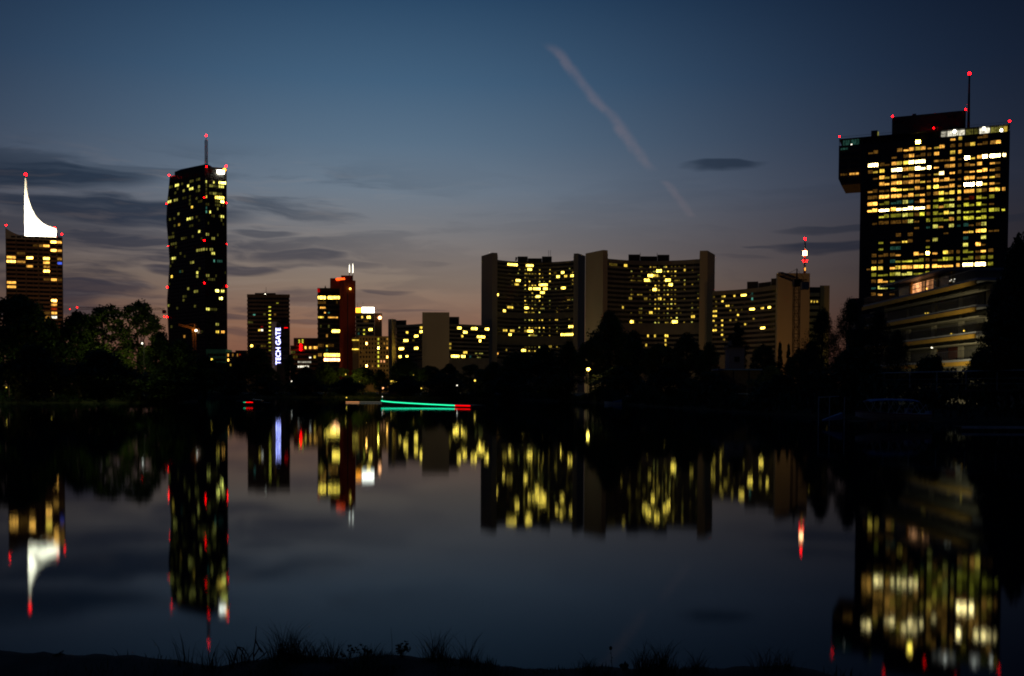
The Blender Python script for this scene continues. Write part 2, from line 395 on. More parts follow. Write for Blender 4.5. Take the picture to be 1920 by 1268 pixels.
def lattice(mb, p0, p1, w_, n, r, up=Vector((0, 0, 1))):
    p0 = Vector(p0); p1 = Vector(p1); d = (p1-p0).normalized(); a = d.cross(up)
    if a.length < .1: a = d.cross(Vector((1, 0, 0)))
    a.normalize(); b = d.cross(a).normalized()
    cs = [(a+b)*w_/2, (a-b)*w_/2, (-a-b)*w_/2, (-a+b)*w_/2]
    for c in cs: mb.tube(p0+c, p1+c, r, n=4)
    for i in range(n):
        q0 = p0.lerp(p1, i/n); q1 = p0.lerp(p1, (i+1)/n)
        for j in range(4):
            c0, c1 = cs[j], cs[(j+1) % 4]
            mb.tube(q0+c0, q1+c1, r*.6, n=3) if (i+j) % 2 else mb.tube(q0+c1, q1+c0, r*.6, n=3)
            mb.tube(q1+c0, q1+c1, r*.6, n=3)
    return mb

def loc2(t):
    Wi = (Matrix.Translation(t.location) @ Matrix.Rotation(t.rotation_euler.z, 4, 'Z')).inverted()
    def f(px, d, back=0.0):
        p = PD(px, d); q = Wi @ Vector((p[0], p[1], GZ)); return (q.x, q.y+back)
    return f
def body(t, px0, px1, d, dep, z0, z1, front=0.0):
    q = loc2(t); a = q(px0, d); b = q(px1, d); c = q(px1, d+dep); e = q(px0, d+dep)
    return MB().prism([(a[0], a[1]+front), (b[0], b[1]+front), c, e], z0, z1)
# ------------------------------------------------------------------ water, ground, near bank
def water_material():
    m = bpy.data.materials.new('still_water'); m.use_nodes = True; t = m.node_tree; t.nodes.clear()
    o = t.nodes.new('ShaderNodeOutputMaterial'); mx = t.nodes.new('ShaderNodeMixShader'); fr = t.nodes.new('ShaderNodeFresnel'); fr.inputs[0].default_value = 1.105
    df = t.nodes.new('ShaderNodeBsdfDiffuse'); df.inputs[0].default_value = (.004, .006, .007, 1)
    gl = t.nodes.new('ShaderNodeBsdfGlossy'); gl.distribution = 'BECKMANN'; gl.inputs['Color'].default_value = (.73, .86, .99, 1); gl.inputs['Roughness'].default_value = .05
    c = t.nodes.new('ShaderNodeTexCoord'); mp = t.nodes.new('ShaderNodeMapping'); mp.inputs['Scale'].default_value = (.25, .5, 1)
    n = t.nodes.new('ShaderNodeTexNoise'); n.inputs['Scale'].default_value = 1; n.inputs['Detail'].default_value = 2
    b = t.nodes.new('ShaderNodeBump'); b.inputs['Strength'].default_value = .02; b.inputs['Distance'].default_value = .05
    t.links.new(c.outputs['Object'], mp.inputs[0]); t.links.new(mp.outputs[0], n.inputs['Vector']); t.links.new(n.outputs[0], b.inputs['Height'])
    t.links.new(b.outputs[0], gl.inputs['Normal'])
    t.links.new(fr.outputs[0], mx.inputs[0]); t.links.new(df.outputs[0], mx.inputs[1]); t.links.new(gl.outputs[0], mx.inputs[2]); t.links.new(mx.outputs[0], o.inputs[0])
    return m
WATER = water_material()
mb = MB(); mb.v = [(-3000, -600, 0), (3000, -600, 0), (3000, 1200, 0), (-3000, 1200, 0)]; mb.f = [[0, 1, 2, 3]]
mb.build('water', WATER, kind='structure')
SHORE = [(-900, -200), (-500, 10), (-240, 80), (-150, 118), (-98, 160), (-76, 178), (-62, 190), (-66, 215), (-84, 260), (-96, 320), (-60, 335), (-25, 322), (0, 290), (10, 255), (17, 225), (22, 190), (25, 150), (29, 115), (33, 95), (42, 83), (60, 72), (110, 55), (260, 20), (900, -200)]
SOIL = mat('city_ground', (.05, .055, .035), .95, .4, .08)
def ground():
    mb = MB(); n = len(SHORE)
    rings = []
    for (x, y) in SHORE:
        d = Vector((x, y, 0)); r = d.length; u = d/r
        rings.append([(*(u*(r-.6)).xy, -.6), (*(u*(r+.6)).xy, .35), (*(u*(r+3.0)).xy, .95), (*(u*(r+9)).xy, GZ), (*(u*(r+400)).xy, GZ), (*(u*9000).xy, GZ)])
    for rg in rings: mb.v += rg
    for i in range(n-1):
        for j in range(5): mb.f.append([i*6+j, i*6+j+1, (i+1)*6+j+1, (i+1)*6+j])
    mb.f = [f[::-1] for f in mb.f]
    return mb.build('ground', SOIL, kind='structure')
ground()
# near bank the photograph was taken from
def hn(x, y, s=1.0, seed=0):
    from mathutils import noise
    return noise.fractal(Vector((x*s, y*s, seed*7.3)), 1.0, 2.0, 4)
CREST = [(-300, 1216), (0, 1224), (150, 1227), (260, 1229), (330, 1240), (385, 1251), (430, 1247), (480, 1236), (560, 1232), (650, 1236), (740, 1232), (840, 1234), (930, 1246), (1060, 1252), (1120, 1253), (1250, 1250), (1340, 1253), (1420, 1254), (1500, 1257), (1560, 1268), (1700, 1290), (2300, 1320)]
def crest_py(px):
    for (a, b), (c, d) in zip(CREST, CREST[1:]):
        if a <= px <= c: return b+(d-b)*(px-a)/(c-a)
    return CREST[0][1] if px < CREST[0][0] else CREST[-1][1]
BY = 7.0
def bank_z(x):
    px = 960+x/BY*F; p = at(px, crest_py(px), BY); return p.z
def bank():
    xs = [-14+i*.07 for i in range(401)]; ys = [-25, -12, -4, 0, 2, 3.5, 4.5, 5.2, 5.8, 6.2, 6.5, 6.75, 6.9, 7.0, 7.08, 7.2, 7.4, 7.7, 8.2, 9.0, 11]
    mb = MB()
    for y in ys:
        for x in xs:
            cz = bank_z(x)
            if y <= 7.0: z = cz - .02*min(1, (7.0-y)*2) + (.25*max(0, 5-y)/5 if y < 5 else 0)
            else:
                t = y-7.0; z = cz - .55*t - .25*t*t
            z += .035*hn(x, y, 1.2) + .018*hn(x, y, 6, 2)
            mb.v.append((x, y, max(z, -1.5)))
    k = len(xs)
    for j in range(len(ys)-1):
        for i in range(k-1): mb.f.append([j*k+i, j*k+i+1, (j+1)*k+i+1, (j+1)*k+i])
    return mb.build('bank', EARTH, kind='structure', smooth=True)
bank()

# ------------------------------------------------------------------ buildings
# --- residential tower with white floodlit spire (far left)
def spire_tower():
    A = PD(12, 690); B = PD(118.5, 700); loc, rz, W = frame(A, B)
    t = thing('residential_tower', 'tall brown residential tower topped by a curved white floodlit spire', 'building', loc, rz)
    zr = zat(60, 441, 695); fh = 2.83; nf = int((zr-3)/fh)
    floors = [(zr-3.2-(i+1)*fh+1.15, zr-3.2-(i+1)*fh+2.75) for i in range(nf-1)]
    px0 = 12; sc_ = W/106.5
    edges = [(51, 119), (125, 190), (196, 246), (248, 282), (290, 322), (324, 370), (376, 422), (426, 468)]
    cols = [((a/3.9625-px0)*sc_, (b/3.9625-px0)*sc_) for a, b in edges]
    f = Fac(t, W, floors, cols, rec=.75)
    body(t, 12.8, 117.8, 703, 20, 0, zr-3.1).build('wall', BROWN, t)
    f.bands(mat('balcony_parapet', (.22, .13, .075), .8, .15, .3), zr=(0, zr-3.0), thick=.9)
    for x in [0, cols[0][1]+.25, cols[1][1]+.3, cols[3][1]+.4, cols[5][1]+.4, cols[6][1]+.2, W-.5]:
        MB().box(x, x+.5, -.06, 1.1, 0, zr-3.0).build('pier', BROWN, t)
    c = crop(0, 300, 3.9625)
    lights(f, c, 3.9625, [(440, 615, 46, 'o', 3), (400, 618, 30, 'o', 4), (343, 640, 42, 'o', 3), (300, 640, 20, 'o', 2), (400, 674, 50, 'o', 4), (447, 679, 36, 'o', 3), (140, 690, 16, 'o', 1),
        (85, 713, 56, 'o', 3), (86, 748, 60, 'o', 4), (222, 722, 50, 'o', 4), (160, 748, 30, 'o', 2), (346, 732, 40, 'y', 4), (441, 739, 40, 'o', 2), (442, 769, 40, 'b', 3), (345, 764, 40, 'o', 3), (218, 786, 40, 'o', 3),
        (344, 790, 30, 'o', 2), (345, 822, 40, 'o', 4), (87, 902, 52, 'o', 3), (78, 932, 34, 'o', 3), (400, 888, 32, 'o', 3), (445, 888, 40, 'o', 1), (340, 897, 12, 'o', 1), (400, 1037, 50, 'o', 4), (400, 1067, 36, 'o', 3),
        (400, 1100, 46, 'R', 2), (400, 1130, 40, 'o', 3), (400, 1157, 36, 'w', 3), (357, 1123, 16, 'o', 1), (346, 1155, 12, 'o', 2), (350, 1188, 20, 'o', 2), (140, 1055, 14, 'o', 2), (262, 636, 20, 'o', 1)])
    f.build()
    # curved roof edge with a horn at the left, pale roof sloping up to the spire
    roof = MB(); n = 16; pf = []
    for i in range(n+1):
        u = i/n; pf.append((u*W, 4.9*(1-min(1, u/.36))**2 - .9))
    poly = pf + [(W, -3.0), (0, -3.0)]; k = len(poly)
    roof.v = [(x, -.25, zr+z) for x, z in poly] + [(x, .35, zr+z) for x, z in poly]
    roof.f = [list(range(k))] + [list(range(2*k-1, k-1, -1))] + [[i, k+i, k+(i+1) % k, (i+1) % k] for i in range(k)]
    RP = mat('roof_panel', (.34, .33, .27), .6, .1, .3)
    roof.build('parapet', RP, t)
    qb = loc2(t)(117.5, 716); MB().prism([(.3, .4), (W-.5, .4), qb, (.3, 18)], zr-3, [zr-1.2, zr-1.2, zr+2.2, zr+2.2]).build('roof', RP, t)
    for i in range(9):
        MB().box(3.4+i*3.6, 6.2+i*3.6, -.4, -.22, zr-2.3, zr-1.2).build('window', GLASS, t)
    # spire: white sail
    pr = []
    S = lambda px, py: ((px-12)*sc_, zat(px, py, 695))
    left = [S(44.5, 441), S(44.6, 400), S(45.2, 360), S(46.2, 332)]
    right = [S(105, 441), S(105, 424.5), S(97, 423), S(88, 420), S(79, 415), S(71, 408), S(64, 399), S(58, 388), S(54, 376), S(51.3, 366), S(49.6, 352), S(48.2, 332)]
    poly = left[::1] + right[::-1]
    sp_ = MB(); k = len(poly); sp_.v = [(x, 6, z) for x, z in poly] + [(x, 9.5, z) for x, z in poly]
    sp_.f = [list(range(k))] + [list(range(2*k-1, k-1, -1))] + [[i, k+i, k+(i+1) % k, (i+1) % k] for i in range(k)]
    sp_.build('spire', mat('white_sail', (.80, .78, .70), .7, .04, .2), t)
    def spot(loc_, aim, e, ang, blend=.6):
        ld = bpy.data.lights.new('spire_floodlight', 'SPOT'); ld.energy = e; ld.spot_size = math.radians(ang); ld.spot_blend = blend; ld.color = (1, .90, .66); ld.shadow_soft_size = .4
        o = bpy.data.objects.new('spire_floodlight', ld); col.objects.link(o); o.parent = t; o.location = loc_
        o.rotation_euler = (Vector(aim)-Vector(loc_)).to_track_quat('-Z', 'Y').to_euler(); o.visible_glossy = False
        MB().box(-.35, .35, -.3, .3, -.5, -.1).build('floodlight_housing', GREY, t, loc_)
    xs_ = [(px-12)*sc_ for px in (52, 66, 80, 95)]
    for x_ in xs_: spot((x_, 1.2, zr+.4), (x_-1, 6, zr+4), 16000, 130)
    spot((xs_[0], 0.9, zr+.6), (xs_[0]-2.2, 6, zr+20), 160000, 50); spot((xs_[0]+1, 0.9, zr+.6), (xs_[0]-2.4, 6, zr+33), 260000, 20)
    top = S(47, 326)
    MB().tube((top[0], 7.7, top[1]-3), (top[0], 7.7, top[1]), .35, .25).build('mast', REDW, t)
    beacon(t, (top[0], 7.7, top[1]+.7), 1.25, s=50)
    for px, py in ((13, 424.5), (118, 437)):
        x, z = S(px, py); beacon(t, (min(max(x, .4), W-.4), 0.6, z), .65)
    x, z = S(102, 423.5); beacon(t, (x, 5.5, z+.3), .55)
spire_tower()

# --- black folded office tower
def folded_tower():
    d0, d1, d2 = 1040, 992, 1000
    Lp = PD(317.5, d0, 330); Mp = PD(384, d1, 330); Rp = PD(424.7, d2, 330)
    loc, rz, W = frame(Lp, Mp)
    t = thing('office_tower', 'tallest black office tower with a zigzag folded left edge and roof antenna', 'building', loc, rz)
    zr = zat(384, 312, d1); fh = 3.6; nf = 59
    prof = [(0, 313), (560, 311), (545, 311.5), (538, 313), (490, 316.4), (450, 314), (410, 310.5), (382, 312), (329, 317.5), (300, 318)]
    P = [(zat(317, py, d0), (px-317.5)) for py, px in [(740, 314), (622, 313), (563, 311), (538, 313), (490, 316.4), (450, 313.6), (410, 310.5), (382, 312.0), (329, 317.5)]]
    spx = W/(384-317.5)
    def shift(z):
        if z <= P[0][0]: return P[0][1]*spx
        for (a, b), (c, d) in zip(P, P[1:]):
            if a <= z <= c: return (b+(d-b)*(z-a)/(c-a))*spx
        return P[-1][1]*spx
    def warp(x, z, inv):
        s = shift(z)
        return W-(W-x)*W/(W-s) if inv else W-(W-x)*(W-s)/W
    Wm = Matrix.Translation(loc) @ Matrix.Rotation(rz, 4, 'Z'); Wi = Wm.inverted()
    rl = Wi @ Vector((Rp[0], Rp[1], GZ)); ang2 = math.atan2(rl.y, rl.x-W); W2 = math.hypot(rl.x-W, rl.y)
    zs = sorted(set([0]+[p[0] for p in P if 0 < p[0] < zr]+[zr]))
    body = MB(); q = []
    nx, ny = -math.sin(ang2), math.cos(ang2)
    for z in zs:
        s = shift(z); g = .35
        zz = z if z < zr else z
        q.append([(s+.3, g, z), (W-.1, g, z), (rl.x-.2, rl.y+g, z), (rl.x+nx*24, rl.y+ny*24, z), (s+2, 30, z)])
    for r_ in q: body.v += r_
    k = 5
    for j in range(len(q)-1):
        for i in range(k): body.f.append([j*k+i, j*k+(i+1) % k, (j+1)*k+(i+1) % k, (j+1)*k+i])
    body.f.append([(len(q)-1)*k+i for i in range(k)])
    body.build('wall', mat('black_glass_wall', (.012, .012, .013), .45, .3, .2), t)
    floors = [(zr-9-(i+1)*fh+.7, zr-9-(i+1)*fh+3.1) for i in range(nf-3)]
    fl = Fac(t, W, floors, even(0.6, W-.6, 17, .5), rec=.2, warp=warp)
    fr = Fac(t, W2, [(a+3.4, b+3.4) for a, b in floors], even(.5, W2-.5, 11, .5), off=(W, 0), rz=ang2, rec=.2)
    c = crop(280, 240, 2.8833); S = 2.8833
    ent = [(150, 308, 18, 'l', 3), (207, 312, 16, 'l', 3), (231, 329, 22, 'l', 3), (187, 338, 16, 'l', 2), (267, 323, 14, 'l', 2), (230, 270, 20, 'l', 1), (264, 267, 8, 'l', 1), (301, 296, 24, 'l', 3), (351, 289, 12, 'l', 3), (391, 297, 40, 'l', 4), (390, 306, 30, 'l', 3),
           (338, 321, 20, 'l', 2), (300, 371, 22, 'y', 3), (382, 369, 48, 'y', 4), (350, 362, 20, 'l', 2), (397, 392, 24, 'l', 4), (107, 402, 26, 'l', 3), (141, 399, 18, 'l', 2), (367, 405, 26, 'l', 1), (367, 425, 26, 'l', 1), (231, 424, 14, 'y', 3), (305, 435, 20, 't', 1), (305, 455, 16, 't', 2), (327, 453, 10, 'l', 3), (369, 440, 18, 'l', 2),
           (160, 465, 10, 'l', 2), (398, 488, 18, 'l', 3), (210, 496, 22, 'l', 3), (232, 490, 14, 'l', 2), (254, 492, 8, 'l', 1), (158, 523, 14, 'y', 2), (138, 490, 10, 'l', 1), (267, 568, 16, 'l', 3), (305, 583, 46, 'l', 2), (345, 590, 18, 'l', 2), (368, 575, 14, 'l', 1), (235, 595, 14, 'l', 1), (183, 600, 18, 'l', 1), (130, 625, 34, 'l', 1), (115, 590, 30, 'l', 1),
           (280, 655, 50, 'l', 2), (338, 650, 18, 'l', 2), (345, 685, 22, 'l', 3), (310, 663, 14, 'l', 2), (128, 716, 20, 'l', 3), (228, 725, 20, 'l', 2), (348, 722, 12, 't', 2), (380, 726, 24, 't', 1), (168, 769, 20, 't', 1), (124, 794, 10, 'y', 3), (256, 780, 8, 'l', 3), (256, 800, 8, 'l', 2), (312, 797, 24, 'l', 2), (340, 825, 40, 'l', 1),
           (205, 863, 10, 'l', 2), (252, 880, 24, 'l', 2), (370, 880, 22, 'l', 4), (398, 884, 20, 'l', 3), (388, 919, 16, 'l', 4), (187, 920, 14, 'l', 1), (187, 940, 14, 'l', 1), (315, 987, 22, 'l', 3), (345, 985, 40, 'l', 1), (368, 1068, 18, 'l', 2), (370, 1106, 24, 'y', 3), (398, 1108, 16, 'o', 3), (95, 965, 8, 'l', 2), (183, 1128, 6, 'o', 2), (335, 345, 30, 'l', 1), (375, 345, 40, 'l', 1), (380, 325, 30, 'l', 1)]
    for e in ent:
        (fl if e[0] < 287 else fr).light(*c(e[0], e[1]), e[2]/S, e[3], e[4])
    for _ in range(70):
        cx = R.uniform(100, 410); cy = R.choice([R.uniform(250, 540), R.uniform(250, 540), R.uniform(560, 1150)])
        (fl if cx < 287 else fr).light(*c(cx, cy), 4, 'l', R.choice([.03, .05, .09]))
    fl.build(); fr.build()
    # vertical fins on both faces, floor edge lines
    fin = MB()
    for i in range(18):
        x = .6+(W-1.2)*i/17
        for z0, z1 in zip(zs, zs[1:]):
            a = warp(x, z0, False); b = warp(x, z1, False)
            fin.tube((a, -.05, z0), (b, -.05, min(z1, zr-6)), .14, n=4)
    for i in range(12):
        x = .5+(W2-1)*i/11; p = Vector((W+math.cos(ang2)*x, math.sin(ang2)*x, 0))
        fin.tube((p.x, p.y-.05, 0), (p.x, p.y-.05, zr-.5), .14, n=4)
    fin.build('facade_fin', DARKB, t, kind='stuff')
    # roof: plant block and glass screen
    q_ = loc2(t)
    MB().prism([q_(329, 1034), q_(389, 996), q_(398, 999), q_(398, 1012), q_(341, 1040)], zr-7, [zat(329, 322.5, 1034), zat(389, 307.5, 996), zat(398, 312, 999), zat(398, 312, 1005), zat(341, 315, 1034)]).build('plant_room', DARKB, t)
    xm = (370-317.5)*spx; zt = zat(370, 258, 1015); z0 = zr+2
    mb = MB(); lattice(mb, (xm, 10, z0), (xm, 10, zt-4), 1.9, 9, .22); mb.tube((xm, 10, zt-4.5), (xm, 10, zt), .3)
    for zz in (z0+6, z0+9, z0+11): mb.tube((xm-2.2, 10, zz), (xm+2.2, 10, zz), .25, n=5)
    mb.build('antenna', REDW, t)
    beacon(t, (xm, 10, zt+.6), 1.15, s=50)
    for px, py, r in [(318, 329, .95), (388.5, 314, .95)]:
        beacon(t, ((px-317.5)*spx+(.5 if px < 350 else 0), -.8, zat(px, py, d0 if px < 350 else d1)), r)
    for px, py, r in [(384, 451, .95), (383.5, 371, .7), (383, 531, .95)]:
        beacon(t, (W, -.9, zat(px, py, d1)), r)
    for px, py, r in [(424.5, 312, 1.1), (424.7, 381, .7), (424.7, 458, .45), (424.5, 537, .95)]:
        beacon(t, (rl.x+.5, rl.y-.6, zat(px, py, d2)), r)
    for px, py, r in [(312, 381, .5), (314, 461, .45), (312, 538, 1.1), (311.5, 594, 1.0)]:
        z = zat(px, py, d0); beacon(t, (shift(z)-.6, 0, z), r)
    # bright floodlit corner at the top right
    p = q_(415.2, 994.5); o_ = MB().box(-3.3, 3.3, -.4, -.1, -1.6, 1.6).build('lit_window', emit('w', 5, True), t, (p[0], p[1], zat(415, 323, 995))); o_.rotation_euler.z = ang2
    p = q_(422, 992); beacon(t, (p[0], p[1], zat(421, 318.5, 992)), 1.4, 'O', 14, name='floodlight')
folded_tower()

# --- brown slab tower with vertical illuminated lettering
def gate_tower():
    d = 750; A = PD(463.2, d); B = PD(543, d); loc, rz, W = frame(A, B); k = d/F
    t = thing('office_block', 'brown banded office block with a vertical blue-white illuminated sign at its foot', 'building', loc, rz)
    X = lambda px: (px-463.2)*k
    zr = zat(500, 553, d); fh = 7.36*k
    body(t, 463.8, 542.4, d+.9, 25, 0, zr).build('wall', BROWN, t)
    floors = [(zr-1.6-(i+1)*fh+1.0, zr-1.6-(i+1)*fh+2.45) for i in range(int((zr-3)/fh))]
    f = Fac(t, W, floors, even(.4, W-.4, 16, .25), rec=.35)
    f.bands(mat('brown_band', (.13, .095, .07), .75, .2, .3), zr=(0, zr+.4), thick=1.0)
    c = crop(440, 480, 5.283); S = 5.283
    for i in range(13): f.light(*c(350, 482+38.8*i), 2, 'g', 1.8 if i < 11 else .4, .45)
    lights(f, c, S, [(423, 477, 10, 'g', 2, .5), (195, 570, 24, 't', 2, .6), (290, 570, 14, 'l', 1), (387, 593, 16, 'o', 1), (160, 655, 50, 'l', 1), (243, 724, 44, 'y', 3), (277, 724, 14, 'w', 3), (173, 880, 36, 'y', 4), (287, 878, 40, 'y', 1), (263, 693, 24, 'r', 2, .4)])
    f.build(limit=330)
    body(t, 478, 517, d+4, 12, zr+.4, zat(490, 548.5, d)).build('plant_room', DARKB, t)
    MB().tube((X(496), 5, zr+2), (X(496), 5, zat(496, 537, d)), .18, .1).build('antenna', GREY, t)
    beacon(t, (X(495), 3.6, zat(495, 551.5, d)), .55, 'w', 6, name='roof_lamp')
    # lower annex in front carrying the sign
    za = zat(520, 606, d-14); q_ = loc2(t); X1 = lambda px: q_(px, d-11)[0]; X = lambda px: q_(px, d-14)[0]
    MB().box(X1(509.5), X1(518.2), -11, .6, 0, za+1.2).build('annex', mat('pale_annex', (.45, .42, .46), .8, .08, .3), t)
    body(t, 518.4, 543.4, d-14, 14.2, 0, za).build('glass_annex', DARKB, t)
    for i in range(5):
        MB().box(X(528), X(540), -14.15, -14.02, za-6-i*5.6, za-3.2-i*5.6).build('window', GLASS, t)
    sg = MB().box(-1.9, 1.9, 0, .5, 0, (1080-715)/S*k).build('sign_panel', mat('sign_backing', (.05, .05, .09), .6), t, (X(522.4), -14.7, zat(522, 480+1082/S, d-14)))
    hgt = (1080-715)/S*k
    me = text_mesh('TECH GATE', 3.9, emit('v', 5.5, False, 'AUTO'), .15)
    o = link('sign_letters', me, sg, (0, -.2, hgt/2)); o.rotation_euler = (math.pi/2, 0, 0)
    bb = [v.co.x for v in me.vertices]; ln = max(bb)-min(bb)
    o.rotation_euler = Matrix(((0, -1, 0), (0, 0, -1), (1, 0, 0))).to_euler(); o.scale = (hgt*.97/ln, 1.25, 1)
    o['label'] = 'white-blue letters reading upwards along the sign'
    MB().box(X(533), X(539.5), -14.5, -14.1, zat(536, 615.6, d-14), zat(536, 614.2, d-14)).build('light_strip', emit('r', 2.0, False), t)
gate_tower()

# --- long low block with red sign, between the banded block and the red tower
def low_block():
    d = 730; A = PD(544, d); B = PD(597, d); loc, rz, W = frame(A, B); k = d/F; X = lambda px: (px-544)*k
    t = thing('office_block', 'low dark office block with a glowing red sign, left of the red tower', 'building', loc, rz)
    c = crop(440, 480, 5.283); S = 5.283
    z1 = zat(560, 648, d); z2 = zat(570, 633.5, d)
    body(t, 544.3, 603, d+.8, 16, 0, z1).build('wall', BROWN, t); body(t, 550.5, 603, d+2.5, 15, z1, z2).build('upper_storey', DARKB, t)
    floors = [(z1-(i+1)*3.3+.9, z1-(i+1)*3.3+2.7) for i in range(int(z1/3.3))]
    f = Fac(t, W, floors, even(.3, W-.3, 12, .2), rec=.25); f.bands(mat('rust_band', (.16, .085, .05), .8, .2, .4), zr=(0, z1), thick=.9)
    lights(f, c, S, [(740, 895, 24, 'o', 3), (800, 905, 40, 'o', 3), (770, 900, 40, 'o', 2), (697, 930, 10, 'y', 3), (740, 988, 20, 'w', 3, .5), (797, 993, 14, 'y', 3), (560, 960, 60, 'l', 1), (600, 990, 40, 'y', 1), (690, 1062, 150, 'w', 2, .6), (680, 1085, 120, 'w', 3, .7)])
    f.build()
    for cx in (632, 665): MB().box(-.5, .5, -.1, .2, 0, 2.6).build('window', emit('g', 1.2), t, ((440+cx/S-544)*k, 2.3, zat(560, 480+862/S, d)))
    me = MB()
    for j in range(3): me.ball((0, 0, 1.2+j*1.5), .8, 10, 6)
    me.build('sign', emit('r', 12.0, False), t, (X(440+655/S), -.7, zat(564, 480+943/S, d)))
low_block()

# --- twin-volume tower: black glazed block and terracotta shaft with red rooftop sign
def red_tower():
    d = 700; A = PD(595, d); B = PD(667, d); loc, rz, W = frame(A, B); k = d/F; X = lambda px: (px-595)*k
    t = thing('office_tower', 'black and terracotta tower with a red glowing rooftop sign and two white masts', 'building', loc, rz)
    c = crop(440, 480, 5.283); S = 5.283; zb = zat(615, 541, d); zt = zat(640, 522, d); zc = zat(650, 516, d)
    Wb = X(637.6)
    body(t, 595.6, 638, d+.9, 18, 0, zb).build('wall', DARKB, t)
    MB().prism([(Wb+.1, -2.5), (X(645.5), -4.2), (X(666.5), 0), loc2(t)(666.3, d+20), (Wb+3, 20)], 0, zt-1.5).build('shaft', REDB, t)
    body(t, 619, 645, d-.6, 17, zb+.05, zt).build('top_storey', REDB, t)
    body(t, 639.5, 661.5, d+2, 12, zt-1.4, zc).build('plant_room', REDB, t)
    MB().box(X(652), X(653.6), -2.9, -2.0, 0, zt-8).build('shaft_window_strip', DARKB, t)
    fh = 3.25; floors = [(zb-1.5-(i+1)*fh+.8, zb-1.5-(i+1)*fh+2.75) for i in range(int(zb/fh)-1)]
    f = Fac(t, Wb, floors, even(.3, Wb-.2, 11, .2), rec=.25); f.bands(mat('black_band', (.035, .03, .027), .6, .2, .4), zr=(0, zb+.3), thick=.95)
    lights(f, c, S, [(862, 403, 84, 'y', 4), (975, 403, 124, 'o', 2, .5), (978, 434, 128, 'y', 4), (868, 440, 80, 'o', 1), (870, 495, 72, 'o', 3, .6), (893, 543, 14, 'o', 3, .5), (925, 543, 24, 't', 2, .4), (855, 612, 70, 'y', 3, .6), (975, 612, 112, 'o', 3, .5),
        (1005, 760, 70, 'y', 4), (850, 720, 20, 'l', 1), (925, 720, 20, 'l', 1), (920, 797, 12, 'o', 2), (850, 865, 50, 'o', 1), (908, 868, 20, 'y', 3, .6), (960, 868, 60, 'o', 1), (910, 900, 14, 'g', 3), (912, 935, 14, 't', 1), (960, 978, 166, 'y', 4), (840, 983, 36, 'o', 2), (962, 1050, 156, 'p', 4), (1020, 470, 14, 'o', 1)])
    f.build(limit=330)
    MB().tube((X(608), 4, zb), (X(608), 4, zat(608, 534.5, d)), .8, .15, 6).build('vent_mast', GREY, t)
    MB().box(0.1, 1.6, -.3, .5, zb-2.6, zb-.2).build('corner_lamp', emit('r', .35, False), t)
    pn = MB().box(-2.9, 2.9, 0, .4, -.95, .95).build('sign_panel', emit('R', 1.6, False, 'AUTO'), t, (X(638.8), -1.1, zat(638, 524, d)))
    pn.rotation_euler.y = -.055
    o = link('sign_letters', text_mesh('STRABAG', 1.45, emit('R', 7.0, False), .05), pn, (0, -.15, 0)); o.rotation_euler = (math.pi/2, 0, 0)
    for px, p0, p1 in ((652.5, 509, 493.5), (658.8, 510, 492)):
        MB().tube((X(px), 6, zc-3), (X(px), 6, zat(px, p0, d)), .22).build('mast_foot', GREY, t)
        MB().tube((X(px), 6, zat(px, p0, d)), (X(px), 6, zat(px, p1+4, d)), .34, .24).tube((X(px), 6, zat(px, p1+4, d)), (X(px), 6, zat(px, p1, d)), .24, .06).build('lit_mast', emit('w', 3.5, False), t)
    beacon(t, (X(657.8), -3.0, zat(658, 542.5, d)), .65, 'y', 6, name='shaft_lamp')
red_tower()

# --- slab with white billboard
def billboard_block():
    d = 780; A = PD(666.5, d); B = PD(716.3, d); loc, rz, W = frame(A, B); k = d/F; X = lambda px: (px-666.5)*k
    t = thing('office_block', 'grey office block carrying a blazing white and orange rooftop billboard', 'building', loc, rz)
    c = crop(440, 480, 5.283); S = 5.283; zr = zat(690, 586.5, d)
    body(t, 667, 701.8, d+.9, 16, 0, zr).build('wall', CONC2, t); body(t, 702, 716.3, d+1.4, 16, 0, zr-.3).build('side_wing', BROWN, t)
    fh = 3.1; floors = [(zr-2-(i+1)*fh+.8, zr-2-(i+1)*fh+2.5) for i in range(int(zr/fh)-1)]
    f = Fac(t, X(702), floors, even(.2, X(702)-.2, 10, .2), rec=.25); f.bands(CONC2, zr=(0, zr), thick=.95)
    lights(f, c, S, [(1260, 613, 20, 'y', 3), (1325, 612, 46, 'y', 4), (1343, 727, 34, 'y', 4), (1275, 727, 12, 'g', 3, .5), (1275, 755, 12, 'g', 3, .5), (1275, 783, 12, 'g', 3, .5), (1225, 780, 30, 't', 1), (1225, 725, 30, 'l', 1), (1300, 660, 60, 'o', 1)])
    f.build()
    beacon(t, (X(440+1436/S), .9, zat(711, 480+612/S, d)), 1.3, 'p', 9, name='facade_lamp')
    b = MB().box(X(678.3), X(700.8), 1, 2, zat(690, 586.3, d), zat(690, 576.3, d)).build('billboard', emit('w', 9.0, False, 'AUTO'), t)
    MB().box(X(666.8), X(676.8), 1, 2, zat(672, 586.8, d), zat(672, 577.5, d)).build('billboard', emit('O', 5.0, False, 'AUTO'), t)
    for px in (669, 679, 707): MB().tube((X(px), 4, zr), (X(px), 4, zat(px, 567 if px < 700 else 578, d)), .14).build('antenna', GREY, t)
billboard_block()

